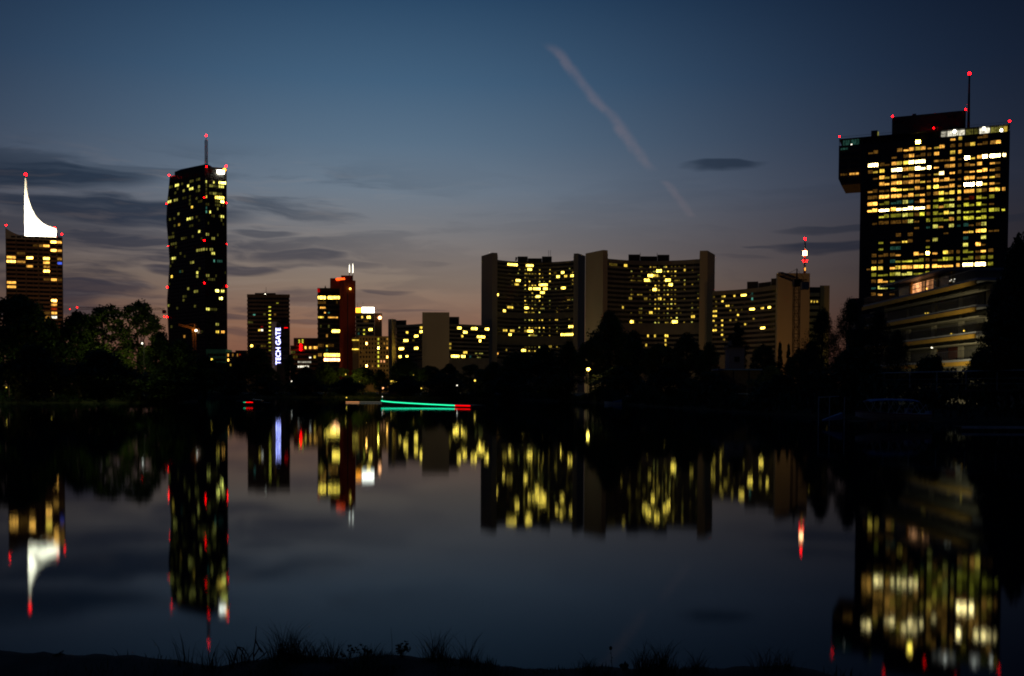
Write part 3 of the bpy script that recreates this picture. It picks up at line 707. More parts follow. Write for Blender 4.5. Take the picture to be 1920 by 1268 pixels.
# --- ochre hotel with a grid of small windows
def hotel():
    d = 690; A = PD(672.5, d); B = PD(729, d); loc, rz, W = frame(A, B); k = d/F; X = lambda px: (px-672.5)*k
    t = thing('hotel_block', 'ochre apartment block with a grid of small square windows below the billboard', 'building', loc, rz)
    c = crop(440, 480, 5.283); S = 5.283; zr = zat(700, 630.5, d)
    floors = []; cols = even(.3, W-.1, 10, 1.0)
    fh = 3.0; floors = [(zr-.6-(i+1)*fh+.9, zr-.6-(i+1)*fh+2.4) for i in range(int(zr/fh)-1)]
    body(t, 672.8, 728.8, d+.5, 14, 0, zr).build('wall', OCHRE, t)
    f = Fac(t, W, floors, cols, rec=.3, ); f.bands(OCHRE, zr=(0, zr), thick=.6)
    for i in range(11):
        x0 = 0 if i == 0 else cols[i-1][1]; x1 = cols[i][0] if i < 10 else W
        MB().box(x0+.003, x1-.003, .03, .6, 0, zr-.02).build('pier', OCHRE, t)
    lights(f, c, S, [(1308, 850, 22, 'o', 3), (1308, 878, 24, 'o', 5), (1307, 1085, 30, 'o', 5), (1415, 908, 28, 'y', 5), (1497, 935, 14, 'o', 3), (1500, 985, 26, 'o', 4), (1480, 1035, 60, 'p', 3), (1505, 828, 20, 'o', 2), (1475, 880, 14, 'o', 2), (1503, 880, 14, 'o', 2), (1350, 1080, 20, 'o', 2), (1290, 960, 20, 'o', 1), (1350, 1000, 16, 'o', 1), (1260, 1040, 20, 'o', 1)])
    for i in range(9): f.light(*c(1412, 815+33*i), 2, 'g', 3)
    f.build()
    MB().box(-4.2, -.05, .4, 14, 0, zr-.8).build('stair_wing', BROWN, t)
    for cy in (835, 925): MB().box(-4.0, .2, -.9, -.2, -.35, .35).build('lit_balcony', emit('y', 2.0, True), t, (-.2, 0, zat(672, 480+cy/S, d)))
hotel()

# --- teal-lit pavilion block and small pale house at the foot of the black tower
def small_blocks():
    d = 620; A = PD(386, d); B = PD(423, d); loc, rz, W = frame(A, B); k = d/F
    t = thing('office_block', 'small teal-lit block at the foot of the tallest black tower', 'building', loc, rz)
    z = zat(400, 655, d); MB().box(.1, W, .6, 14, 0, z).build('wall', TEAL, t)
    f = Fac(t, W, [(z-4.2-i*3, z-2.6-i*3) for i in range(3)], even(.4, W-.4, 6, .8), rec=.3); f.bands(TEAL, zr=(0, z), thick=.7)
    f.light(396.5, 677.5, 4, 'y', 4); f.build()
    d = 600; A = PD(424, d); B = PD(461, d); loc, rz, W = frame(A, B)
    t = thing('apartment_house', 'small low house with a row of warm lit windows right of the tallest tower', 'building', loc, rz)
    z = zat(440, 657, d); k = d/F
    MB().box(.1, W*.45, .5, 12, 0, z-1).build('wall', CONC2, t); MB().box(W*.45, W, .6, 12, 0, z).build('wall', BROWN, t)
    f = Fac(t, W, [(z-3.6-i*2.9, z-2-i*2.9) for i in range(3)], even(.3, W-.3, 8, .7), rec=.3); f.bands(BROWN, zr=(0, z-1.05), thick=.6)
    for px, py, kk, lv in [(428.5, 668, 'o', 3), (437, 668.5, 'o', 2), (427, 676.5, 'o', 4), (446, 668, 'o', 2), (450, 670, 'R', 2), (430, 684, 'y', 2)]: f.light(px, py, 2, kk, lv)
    f.build()
small_blocks()
# --- curved concrete office complex: Y-shaped towers with blank end walls and concave window fronts
def curved_body(t, W, sag, z, depth=13, g=.45, mt=DARKB):
    n = 16; fr = [(W*i/n, 4*sag*(i/n)*(1-i/n)+g) for i in range(n+1)]
    MB().prism(fr + [(x, y+depth) for x, y in fr[::-1]], 0, z).build('wall', mt, t)
def rows(py0, sp_, idx, px, d, hf=.55):
    """storeys from their picture height at one point"""
    out = []
    for i in idx:
        z = zat(px, py0+sp_*i, d); h = sp_*d/F
        out.append((z-h*hf*.5, z+h*hf*.5))
    return out
BANDM = mat('tower_band', (.17, .155, .135), .85, .15, .2)

def tower_left():
    A = PD(932, 880); B = PD(1075.2, 882); loc, rz, W = frame(A, B)
    t = thing('curved_office_tower', 'concave concrete office tower, left one of the two tallest curved towers', 'building', loc, rz)
    q = loc2(t); zw = zat(922.6, 474, 871); sag = 15; zr = zat(940, 489, 881)
    curved_body(t, W, sag, zr)
    MB().prism([q(902.3, 893), q(922.6, 871), q(932, 872), q(933, 896), q(912, 915)], 0, zw).build('end_wall', CONC, t)
    MB().prism([q(1075.2, 874), q(1083.5, 873), q(1096.7, 889), q(1090, 905), q(1074.5, 898)], 0, zw).build('end_wall', CONC, t)
    S = 5.283; c = crop(880, 450, S)
    idx = list(range(13)) + [14, 15, 16, 17, 18, 21, 22, 23, 24]
    fl = rows(450+252/S, 38.3/S, idx, 1004, 894)
    f = Fac(t, W, fl, even(.2, W-.2, 52, .12), sag=sag, rec=.25); f.bands(BANDM, zr=(0, zr+.6), thick=.5)
    big = [(430, 248, 100, 4), (597, 257, 66, 4), (600, 294, 36, 4), (930, 325, 30, 4), (843, 328, 30, 1), (873, 367, 28, 4), (957, 362, 26, 3), (1013, 356, 28, 4), (484, 405, 30, 4), (470, 443, 50, 3), (733, 446, 74, 4), (600, 486, 34, 4), (673, 486, 72, 4), (758, 486, 44, 4), (932, 477, 42, 4), (723, 523, 36, 4),
           (285, 545, 16, 4), (687, 562, 42, 4), (573, 673, 44, 4), (403, 668, 50, 3), (346, 702, 32, 4), (360, 893, 40, 3), (424, 896, 40, 3), (603, 902, 48, 4), (405, 935, 40, 4), (1005, 857, 36, 4), (967, 934, 114, 4), (622, 940, 40, 2), (555, 903, 24, 2), (535, 1088, 50, 4), (368, 1088, 28, 2), (800, 1052, 40, 2)]
    lights(f, c, S, [(x, y, w_, 'y', lv) for x, y, w_, lv in big])
    f.light(*c(282, 1118), 5, 'o', 3)
    for y in (297, 338, 375, 412, 450, 487, 523, 562, 601, 638, 675, 714, 787, 863, 902, 940, 1052, 1088):
        for x in (425, 490, 557, 592, 628, 655, 700, 730, 798, 865, 985, 1022):
            p = .8 if 540 < x < 810 else .28
            if y == 523: p *= .25
            if R.random() < p: f.light(*c(x+R.uniform(-4, 4), y), R.choice([2, 2, 4]), R.choice('yyyl'), R.choice([2, 2, 3, 1]), .5)
    f.build(limit=300)
    for a, b, d, py in ((970, 989, 893, 481), (1015.5, 1034, 893, 481)):
        MB().prism([q(a, d), q(b, d), q(b, d+10), q(a, d+10)], zr+.05, zat(a, py, d)).build('plant_room', DARKB, t)
    MB().prism([q(989.2, 895), q(1015.3, 895), q(1015.3, 905), q(989.2, 905)], zr+.05, zat(1000, 484.5, 895)).build('plant_room', DARKB, t)
    x, y = q(966.5, 885); MB().tube((x, y, zr), (x+.6, y, zr+3.5), .5, .9).build('roof_dish', GREY, t)
    for px in (1028, 1031.5): x, y = q(px, 896); MB().tube((x, y, zr+5), (x, y, zr+11), .15).build('antenna', GREY, t)
tower_left()

def tower_right():
    A = PD(1138, 735); B = PD(1311, 735); loc, rz, W = frame(A, B)
    t = thing('curved_office_tower', 'concave concrete office tower, right one of the two tallest curved towers', 'building', loc, rz)
    q = loc2(t); zw = zat(1130, 468.8, 725); sag = 12; zr = zat(1145, 487, 736)
    curved_body(t, W, sag, zr)
    MB().prism([q(1097, 744), q(1130, 725), q(1138.3, 727), q(1139, 752), q(1105, 765)], 0, zw).build('end_wall', CONC, t)
    MB().prism([q(1311, 727), q(1325.5, 726), q(1339.3, 748), q(1330, 765), q(1310.5, 752)], 0, zw).build('end_wall', CONC, t)
    S = 5.281; c = crop(1080, 450, S)
    fl = rows(450+262/S, 45.9/S, list(range(13))+[15, 16, 17, 18], 1224, 747)
    f = Fac(t, W, fl, even(.2, W-.2, 52, .12), sag=sag, rec=.25); f.bands(BANDM, zr=(0, zr+.6), thick=.5)
    big = [(490, 258, 28, 3), (365, 238, 80, 1), (825, 304, 42, 4), (738, 351, 44, 4), (788, 351, 36, 3), (705, 396, 56, 4), (907, 396, 56, 4), (938, 440, 42, 4), (775, 491, 46, 4), (805, 492, 20, 2), (690, 581, 26, 2), (823, 582, 34, 3), (745, 720, 40, 3), (1155, 757, 38, 3), (556, 808, 36, 4), (977, 810, 50, 4), (460, 670, 18, 3), (640, 718, 40, 1), (540, 576, 20, 2),
           (1070, 300, 14, 3), (1070, 438, 18, 2), (890, 1000, 28, 3), (712, 950, 26, 3), (780, 952, 24, 3), (895, 950, 30, 3), (692, 1048, 10, 3), (890, 1048, 10, 3)]
    lights(f, c, S, [(x, y, w_, 'y', lv) for x, y, w_, lv in big])
    for i in range(13):
        y = 264+45.9*i
        for x in (545, 575, 627, 650, 700, 735, 780, 820, 880, 905, 950, 990, 1030, 1072, 1145, 1205):
            p = .85 if 720 < x < 1000 else .42
            if R.random() < p: f.light(*c(x+R.uniform(-4, 4), y), R.choice([2, 2, 4]), R.choice('yyyl'), R.choice([2, 2, 3, 1]) if 720 < x < 1000 else R.choice([1, 1, 2]), .45)
    f.build(limit=300)
    for a, b, d, py in ((1177.3, 1199, 748, 477.3), (1231.7, 1254, 748, 477.8)):
        MB().prism([q(a, d), q(b, d), q(b, d+9), q(a, d+9)], zr+.05, zat(a, py, d)).build('plant_room', DARKB, t)
    MB().prism([q(1199.2, 750), q(1231.5, 750), q(1231.5, 759), q(1199.2, 759)], zr+.05, zat(1215, 480.7, 750)).build('plant_room', DARKB, t)
    for px in (1199.5, 1231): x, y = q(px, 755); MB().tube((x, y, zr+3), (x, y, zat(px, 474, 755)), .14).build('antenna', GREY, t)
tower_right()

def wing_right():
    A = PD(1335, 708); B = PD(1456, 664); loc, rz, W = frame(A, B)
    t = thing('curved_office_wing', 'lower concave office wing with a lit orange-brown end wall behind the crane', 'building', loc, rz)
    q = loc2(t); zr = zat(1345, 547, 705); sag = 6
    curved_body(t, W, sag, zr)
    S = 5.284; c = crop(1320, 440, S)
    fl = rows(440+612/S, 47.3/S, range(13), 1339, 706)
    f = Fac(t, W, fl, even(.2, W-.2, 38, .12), sag=sag, rec=.25); f.bands(BANDM, zr=(0, zr+.6), thick=.5)
    L3 = [(395, 593, 50, 4), (224, 700, 36, 3), (477, 730, 56, 4), (578, 718, 26, 3), (645, 706, 22, 4), (578, 913, 32, 4), (208, 611, 16, 3), (290, 609, 18, 3), (172, 613, 12, 2), (180, 660, 20, 3), (110, 757, 40, 3), (110, 803, 40, 3), (100, 850, 20, 3), (172, 848, 14, 3), (115, 897, 24, 2), (170, 893, 18, 3), (105, 947, 32, 3), (170, 946, 14, 2), (183, 985, 14, 3), (336, 794, 24, 3), (408, 882, 20, 3),
          (255, 752, 20, 2), (262, 846, 14, 2), (323, 843, 10, 2), (487, 831, 10, 2), (195, 1034, 10, 2), (120, 710, 16, 1), (120, 662, 20, 1), (80, 608, 30, 1), (275, 703, 10, 1), (375, 738, 16, 1), (310, 740, 10, 1)]
    lights(f, c, S, [(x, y, w_, 'y', lv, .65) for x, y, w_, lv in L3])
    f.light(*c(476, 632), 2, 't', 2); f.light(*c(476, 586), 2, 't', 1)
    f.build(limit=300)
    for a, b, d, py in ((1400, 1421, 690, 528.5), (1445, 1455, 668, 522.5)):
        MB().prism([q(a, d), q(b, d-2), q(b, d+9), q(a, d+9)], zr+.7, zat(a, py, d)).build('plant_room', DARKB, t)
    MB().prism([q(1421.2, 685), q(1444.8, 675), q(1444.8, 685), q(1421.2, 695)], zr+.7, zat(1430, 529.5, 680)).build('plant_room', DARKB, t)
    zw = zat(1490, 512.5, 655)
    MB().prism([q(1454.3, 661), q(1456.8, 654), q(1517.6, 655), q(1517.6, 680), q(1455, 682)], 0, zw).build('end_wall', CONC, t)
    # short wing and wall beyond
    d = 705; z2 = zat(1530, 538.5, d)
    MB().prism([q(1510, d), q(1537.5, d), q(1537.5, d+12), q(1510, d+12)], 0, z2).build('wall', DARKB, t)
    MB().prism([q(1536.5, 716), q(1554.8, 716), q(1554.8, 735), q(1536.5, 735)], 0, zat(1545, 535.5, 716)).build('end_wall', CONC, t)
    for i in range(9):
        zz = zat(1527, 553+9.2*i*1.3, d)
        MB().prism([q(1516, d-.6), q(1536, d-.6), q(1536, d), q(1516, d)], zz-1.1, zz+1.4).build('floor_band', CONC, t)
    for px, py, w_ in ((1520.5, 566, 3.2), (1526, 566.5, 2.2), (1531, 566.2, 3)):
        x, y = q(px, d-.75); MB().box(-w_*.18, w_*.18, 0, .1, -.5, .7).build('window', emit('y', 1.0), t, (x, y, zat(px, py, d)))
wing_right()

def tower_low():
    A = PD(742.5, 842); B = PD(793, 822); loc, rz, W = frame(A, B)
    t = thing('curved_office_block', 'low concrete office block with a broad blank olive wall between two banded wings', 'building', loc, rz)
    q = loc2(t); S = 7.925; c = crop(700, 560, S)
    zr = zat(760, 610, 836)
    curved_body(t, W, 2, zr)
    fl = rows(560+440/S, 60/S, range(9), 770, 832)
    f = Fac(t, W, fl, even(.2, W-.2, 13, .12), sag=2, rec=.25); f.bands(BANDM, zr=(0, zr+.5), thick=.5)
    lights(f, c, S, [(706, 430, 36, 'y', 3), (708, 488, 40, 'y', 4), (505, 503, 44, 'y', 3), (637, 551, 38, 'y', 4), (481, 621, 62, 'y', 4), (417, 738, 60, 'y', 4), (640, 730, 46, 'y', 4), (404, 853, 36, 'y', 4), (497, 850, 54, 'y', 4), (594, 625, 10, 'y', 1)])
    f.build()
    MB().prism([q(727.8, 842), q(735.2, 836), q(743, 843), q(743, 860), q(728, 860)], 0, zat(730, 598.3, 838)).build('end_wall', CONC, t)
    MB().prism([q(735.3, 850), q(762, 845), q(762, 860), q(735.3, 862)], zr-1, zat(750, 600.8, 848)).build('plant_room', DARKB, t)
    MB().prism([q(791.7, 800), q(842.6, 800), q(842.6, 818), q(791.7, 818)], 0, zat(817, 585.7, 800)).build('end_wall', CONC, t)
    MB().prism([q(842, 842), q(861, 842), q(861, 854), q(842, 854)], 0, zat(850, 594.2, 842)).build('plant_room', DARKB, t)
    # right wing as a second face of the same block
    a = q(842.3, 826); b = q(917.5, 846); ang = math.atan2(b[1]-a[1], b[0]-a[0]); W2 = math.hypot(b[0]-a[0], b[1]-a[1])
    zr2 = zat(870, 609.5, 833)
    p3 = (b[0]-math.sin(ang)*12, b[1]+math.cos(ang)*12); p4 = (a[0]-math.sin(ang)*12, a[1]+math.cos(ang)*12); s_, c_ = math.sin(ang), math.cos(ang)
    MB().prism([(a[0]-s_*.45, a[1]+c_*.45), (b[0]-s_*.45, b[1]+c_*.45), p3, p4], 0, zr2).build('wall', DARKB, t)
    g = Fac(t, W2, rows(560+440/S, 60/S, range(8), 870, 833), even(.2, W2-.2, 20, .12), off=a, rz=ang, rec=.25); g.bands(BANDM, zr=(0, zr2+.5), thick=.5)
    lights(g, c, S, [(1288, 430, 56, 'y', 4), (1500, 447, 66, 'y', 4), (1685, 458, 44, 'y', 4), (1379, 498, 58, 'y', 4), (1324, 552, 34, 'y', 3), (1595, 568, 116, 'y', 4), (1586, 627, 50, 'y', 4), (1371, 790, 42, 'y', 3), (1222, 840, 104, 'y', 4), (1332, 849, 54, 'y', 4), (1150, 655, 20, 'y', 2), (1150, 712, 20, 'y', 2),
        (1523, 800, 24, 'l', 2, .4), (1580, 803, 36, 'l', 2, .4), (1627, 800, 12, 'l', 2, .4), (1545, 856, 26, 'l', 2, .4), (1600, 856, 30, 'l', 1, .4), (1440, 852, 40, 't', 1)])
    g.build()
tower_low()

# --- T-shaped dark tower on the right with hundreds of lit windows
def tee_tower():
    A = PD(1568, 560); B = PD(1887, 527); loc, rz, W = frame(A, B)
    t = thing('office_tower', 'wide dark office tower with a cantilevered top storey block and hundreds of lit windows', 'building', loc, rz)
    o = Vector((*A, 0)); dr = Vector((B[0]-A[0], B[1]-A[1], 0)).normalized()
    def X(px, py=400):
        r = ray(px, py); # intersect with facade line
        nrm = Vector((-dr.y, dr.x, 0)); k = (o.dot(nrm))/(Vector((r.x, r.y, 0)).dot(nrm)); return (Vector((r.x, r.y, 0))*k-o).dot(dr)
    dep = lambda px: (o+dr*X(px)).y
    zr = zat(1720, 247.5, dep(1720)); xm = X(1612.5)
    zc = zat(1590, 346, dep(1590))
    body = MB().box(xm, W, .6, 26, 0, zr-3.6)
    body.build('wall', DARKB, t)
    k = MB(); poly = [(0, zr-3.6), (0, zc+3.5), (1.5, zc), (xm-.02, zc), (xm-.02, zr-3.6)]
    k.v = [(x, .6, z) for x, z in poly] + [(x, 26, z) for x, z in poly]; k.f = [list(range(5))] + [list(range(9, 4, -1))] + [[i, 5+i, 5+(i+1) % 5, (i+1) % 5] for i in range(5)]
    k.build('cantilever', BROWN, t)
    fh = 12.17*dep(1720)/F; z0 = zat(1720, 266, dep(1720))
    floors = [(z0-i*fh-.85, z0-i*fh+.85) for i in range(38)]
    bays = [(1626, 1644.8, 2), (1647.7, 1666.8, 2), (1669.8, 1690.2, 2), (1692, 1712.4, 2), (1714.2, 1733.6, 2), (1736.7, 1744.4, 1), (1749.2, 1789.2, 4), (1794.4, 1801.6, 1), (1806.5, 1826.5, 2), (1830, 1850, 2), (1853.9, 1874.2, 2), (1877.7, 1884.6, 1)]
    cols = []
    for a, b, n in bays: cols += even(X(a), X(b), n, .22)
    f = Fac(t, W, floors, cols, rec=.3)
    rowsT = {
        0: '.. .. .. .. 4. . ...3 3 .. 11 .. .', 1: '11 .. .2 22 22 2 23.1 1 13 11 22 .', 2: '.. .. 1. 13 11 1 3..3 3 .. .. .. .',
        3: '44 11 22 34 44 . 2112 1 42 24 44 4', 4: '12 2. 44 22 44 4 2.22 1 12 2. 21 .', 5: '.1 22 31 22 21 1 24.2 1 12 33 31 .',
        6: '.. 22 33 22 22 2 3222 1 22 22 21 .', 7: '21 11 33 22 21 2 3222 2 44 42 31 .', 8: '11 33 33 22 22 1 2222 2 33 21 33 2',
        9: '33 gg aa ba 12 1 ghgb 2 1r hg g. .', 10: '33 44 34 44 44 3 g3gb g hg hg 1. .', 11: '.. hg gg bg 1h 1 ggHb b hg hg hg h',
        12: '.1 11 11 1b 1. g ggg2 g hh hh g. .', 13: '.. .. .. .. 1. a b2.b a a1 1b .. .', 14: '.. .. .1 .1 .. . ..1. . 22 23 11 .',
        15: '.. g. 21 21 .. 1 b... . a. .b .. .', 16: '.. g. aa .. .. g .... . b. 31 .. .', 17: '.1 11 12 .. 22 4 2.31 1 gg 13 1. .',
        18: '.1 1. ag hh gg 1 1ghg g gg 1g g. .', 19: '13 3. 33 33 33 3 3333 2 44 44 g. .', 20: '.g gg gb bb gh g gggg . .. .. .. .', 21: '.1 32 g. .. .. . .... . .. .. .. .',
        22: '.a bb a. .. .. . .... . .. .. .. .', 23: '.1 2. 1. .. .. . .... . .. .. .. .', 24: '.g 22 .. .. .. . .... . .. .. .. .'}
    key = {'1': ('o', .14), '2': ('o', 1.15), '3': ('o', 2.6), '4': ('c', 36.0), 'g': ('g', .4), 'h': ('g', 1.4), 'H': ('y', 3), 'a': ('t', .09), 'b': ('l', 1.0), 'r': ('R', 1)}
    for fi, s in rowsT.items():
        s = s.replace(' ', '')
        for ci, ch in enumerate(s):
            if ch in key:
                kk, lv = key[ch]
                hf = R.choice([.45, .55, 1, 1]) if ch in 'gh12' else R.choice([1, 1, 1, .6])
                if ch in '23': kk = R.choice('oooy'); lv = round(lv*R.choice([.5, .8, 1, 1.3, 1.6]), 2)
                if ch == '4': lv = R.choice([9.0, 18.0, 27.0])
                f.lit[(fi, ci)] = (kk, lv, hf)
    f.lit[(0, 8)] = ('y', 60.0, 1.0); f.lit[(17, 10)] = ('y', 55.0, 1.0); f.lit[(7, 16)] = ('c', 55.0, 1); f.lit[(7, 17)] = ('c', 55.0, 1); f.lit[(7, 18)] = ('c', 60.0, 1); f.lit[(3, 16)] = ('c', 55.0, 1); f.lit[(3, 20)] = ('c', 40.0, 1)
    f.build(limit=300)
    # window cross bars: uprights between panes
    bars = MB()
    for (a, b) in cols:
        for j in (.25, .5, .75):
            x = a+(b-a)*j; bars.box(x-.06, x+.06, .17, .27, 0.5, zr-4)
    bars.build('mullion', DARKB, t, kind='stuff')
    # piers between bays and spandrels
    prev = xm
    edges = [(X(a)+.05, X(b)-.05) for a, b, n in bays]
    for (a, b) in edges + [(W, W)]:
        if a-prev > .1: MB().box(prev, a, 0, .65, 0, zr-3.6).build('pier', DARKB, t)
        prev = b
    for i, (a, b) in enumerate(floors[:-1]):
        MB().box(xm+.02, W-.02, .04, .55, floors[i+1][1]+.03, a-.03).build('floor_band', DARKB, t)
    # cantilever windows
    cc = [(X(1574), X(1588)), (X(1591), X(1609))]
    for i in range(6):
        for (a, b) in cc:
            n = 3
            for j, (u, v) in enumerate(even(a, b, n, .3)):
                lit = {(4, 1): ('o', 1.2), (4, 0): ('o', 1), (0, 0): ('t', .09)}.get((i, cc.index((a, b))))
                MB().box(u, v, .35, .5, floors[i][0], floors[i][0]+(1.0 if lit else 1.9)).build('window', emit(*lit) if lit else GLASS, t)
    # terrace storey: posts, roof edge, lit glazing on the right
    MB().box(0, W, .2, 26, zr-.25, zr).build('roof', DARKB, t)
    MB().box(1, X(1752), 3.5, 24, zr-3.58, zr-.27).build('terrace_core', DARKB, t)
    for i in range(29):
        x = .3+i*(W-.6)/28; MB().box(x-.12, x+.12, .15, .4, zr-3.55, zr-.27).build('post', GREY, t)
    for (a, b, kk, lv) in [(1762, 1773, 'w', .35), (1774, 1790, 'w', .9), (1791, 1806, 'w', .7), (1808, 1822, 'l', .12), (1824, 1832, 'l', .10), (1834, 1853, 'w', .9), (1854, 1868, 'l', .3), (1869, 1878, 'l', .25), (1879, 1886, 'y', .8), (1578, 1590, 't', .05), (1592, 1608, 't', .07)]:
        MB().box(X(a), X(b), 2.2, 2.5, zr-3.5, zr-.5).build('terrace_glazing', emit(kk, lv), t)
    for px, py in ((1787, 245.5), (1842, 240), (1875, 243.5)):
        x = X(px); beacon(t, (x, 1.2, zat(px, py, dep(px))), .8, 'w', 8, name='terrace_lamp')
    beacon(t, (X(1594), 1.2, zat(1594, 270.5, dep(1594))), .4, 'w', 4, name='terrace_lamp')
    # rail, penthouse, stair box, antenna
    MB().tube((0, .3, zr+1.1), (W, .3, zr+1.1), .07, n=4).build('rail', GREY, t)
    x0, x1 = X(1668), X(1808); yb = 9
    MB().prism([(x0, yb), (x1, yb), (x1, 21), (x0, 21)], zr+.02, zat(1740, 214, dep(1740)+9)).build('penthouse', BROWN, t)
    zp = zat(1740, 214, dep(1740)+9)
    for a, b in ((1672, 1678), (1680, 1690), (1773, 1781), (1783, 1791)):
        MB().box(X(a), X(b), yb-.15, yb-.02, zp-3.2, zp-2).build('window', GLASS, t)
    MB().box(X(1706), X(1713), 12, 16, zp, zp+1.5).build('vent_box', DARKB, t)
    MB().box(X(1630), X(1642), 4, 9, zr+.02, zat(1636, 246, dep(1636)+5)).build('stair_box', DARKB, t)
    MB().box(X(1642)+.03, X(1644), 3.8, 6, zr+.5, zat(1643, 248, dep(1643)+5)).build('stair_lamp', emit('l', .35), t)
    xa = X(1813.2); za = zat(1813, 141, dep(1813)+8); zs = [zr+(za-zr)*i/6 for i in range(7)]
    for i in range(6): MB().tube((xa, 8, zs[i]), (xa, 8, zs[i+1]), .75-.06*i, .69-.06*i, 8).build('antenna_section', REDW if i % 2 == 0 else mat('antenna_dark', (.06, .02, .02), .6), t)
    beacon(t, (xa, 8, za+.6), 1.0, s=50)
    beacon(t, (0.3, .4, zr+1.4), .5)
    beacon(t, (W-.3, .4, zr+1.4), .62); beacon(t, (x0+.2, yb, zp+.5), .55); beacon(t, (x1-.2, yb, zp+.5), .55); beacon(t, (X(1748), -.4, zat(1748, 240.5, dep(1748))), .5)
tee_tower()

# --- antenna mast behind the orange end wall
def tall_mast():
    d = 780; p = at(1507.5, 600, d); t = thing('antenna_mast', 'tall slim red and white antenna mast with bright lamps behind the orange end wall', 'mast', (p.x, p.y, GZ))
    zt = zat(1507, 450, d); hs = [0, zt*.55, zt*.70, zt*.76, zt*.82, zt*.88, zt*.94, zt]
    for i in range(7):
        MB().tube((0, 0, hs[i]), (0, 0, hs[i+1]), 1.5-.16*i, 1.34-.16*i, 8).build('mast_section', REDW if i % 2 else WHITEP, t)
    beacon(t, (0, 0, zt+.8), 1.2, s=50)
    z = zat(1507, 475, d); MB().tube((0, 0, z-1.6), (0, 0, z+1.6), 1.5, n=10).build('lamp_ring', emit('p', 24.0, False), t)
    for dx in (-1.4, 1.4): beacon(t, (dx, -.3, zat(1507, 489.5, d)), .7)
    MB().box(-.5, .3, -1.5, -1.2, zat(1507, 508, d), zat(1507, 502.5, d)).build('lamp_strip', emit('o', 1.6, False), t)
tall_mast()

# --- cranes
def crane(label, px, d, top_py, jib, cjib, mt, w_, lamps, jib_rise=0.0, jib_dy=0.0, fill_power=0):
    p = at(px, 600, d); t = thing('tower_crane', label, 'crane', (p.x, p.y, GZ)); k = d/F
    z = zat(px, top_py, d)
    mb = MB(); lattice(mb, (0, 0, 0), (0, 0, z), w_, max(8, int(z/(w_*1.2))), w_*.07); mb.build('mast', mt, t)
    MB().box(-w_*.7, w_*.7, -w_*.9, w_*.5, z+.05, z+w_*1.1).build('cab', mt, t)
    mb = MB(); lattice(mb, (0, 0, z+w_*1.1), (jib*k, jib_dy, z+w_*1.1+jib_rise), w_*.75, 14, w_*.06); mb.build('jib', mt, t)
    mb = MB(); lattice(mb, (0, 0, z+w_*.9), (cjib*k, -jib_dy*.25, z+w_*.9-jib_rise*.12), w_*.7, 5, w_*.06); mb.build('counter_jib', mt, t)
    MB().box(cjib*k-w_*.6, cjib*k+w_*.6, -w_*.6-jib_dy*.25, w_*.6-jib_dy*.25, z-w_*.8, z+w_*.5).build('counterweight', CONC2, t)
    mb = MB(); mb.tube((0, 0, z+w_), (0, 0, z+w_*3.2), w_*.25, w_*.08, 4)
    for q in ((jib*k*.6, jib_dy*.6, z+w_*1.5+jib_rise*.6), (cjib*k*.9, -jib_dy*.22, z+w_*1.2)): mb.tube((0, 0, z+w_*3.1), q, w_*.035, n=3)
    mb.build('tie_bar', mt, t)
    for (ppx, ppy, r, kk, s) in lamps:
        q = at(ppx, ppy, d-w_); beacon(t, (q.x-p.x, -w_, q.z-GZ), r, kk, s, name='crane_lamp')
    if fill_power:  # added fill in front of the crane, with no fixture of its own
        ld = bpy.data.lights.new('crane_fill_light', 'POINT'); ld.energy = fill_power; ld.color = (1, .55, .25); ld.shadow_soft_size = .5
        o = bpy.data.objects.new('crane_fill_light', ld); col.objects.link(o); o.parent = t; o.location = (-2.0, -8.0, z+1); o.visible_glossy = False
    return t
crane('orange floodlit tower crane in front of the tallest black tower', 364.5, 880, 622, -29, 9, CRANEY, 2.2, [(367.5, 620, .8, 'w', 14)], jib_rise=3.5, fill_power=1500)
crane('dark tower crane with lattice mast in front of the orange end wall', 1493, 480, 537, -6, 8, mat('crane_dark', (.05, .03, .02), .7, .2, 1), 2.6, [], jib_rise=5.5, jib_dy=24)
crane('slim tower crane with red and white lamps behind the left bank trees', 266, 520, 584, -118, 42, DARKB, 1.3, [(265, 575, .55, 'r', 14), (267.5, 593.5, .5, 'w', 8), (272.5, 594, .5, 'w', 8), (144.5, 576.5, .45, 'r', 14), (131, 580, .35, 'r', 8), (308, 594, .5, 'r', 14)])
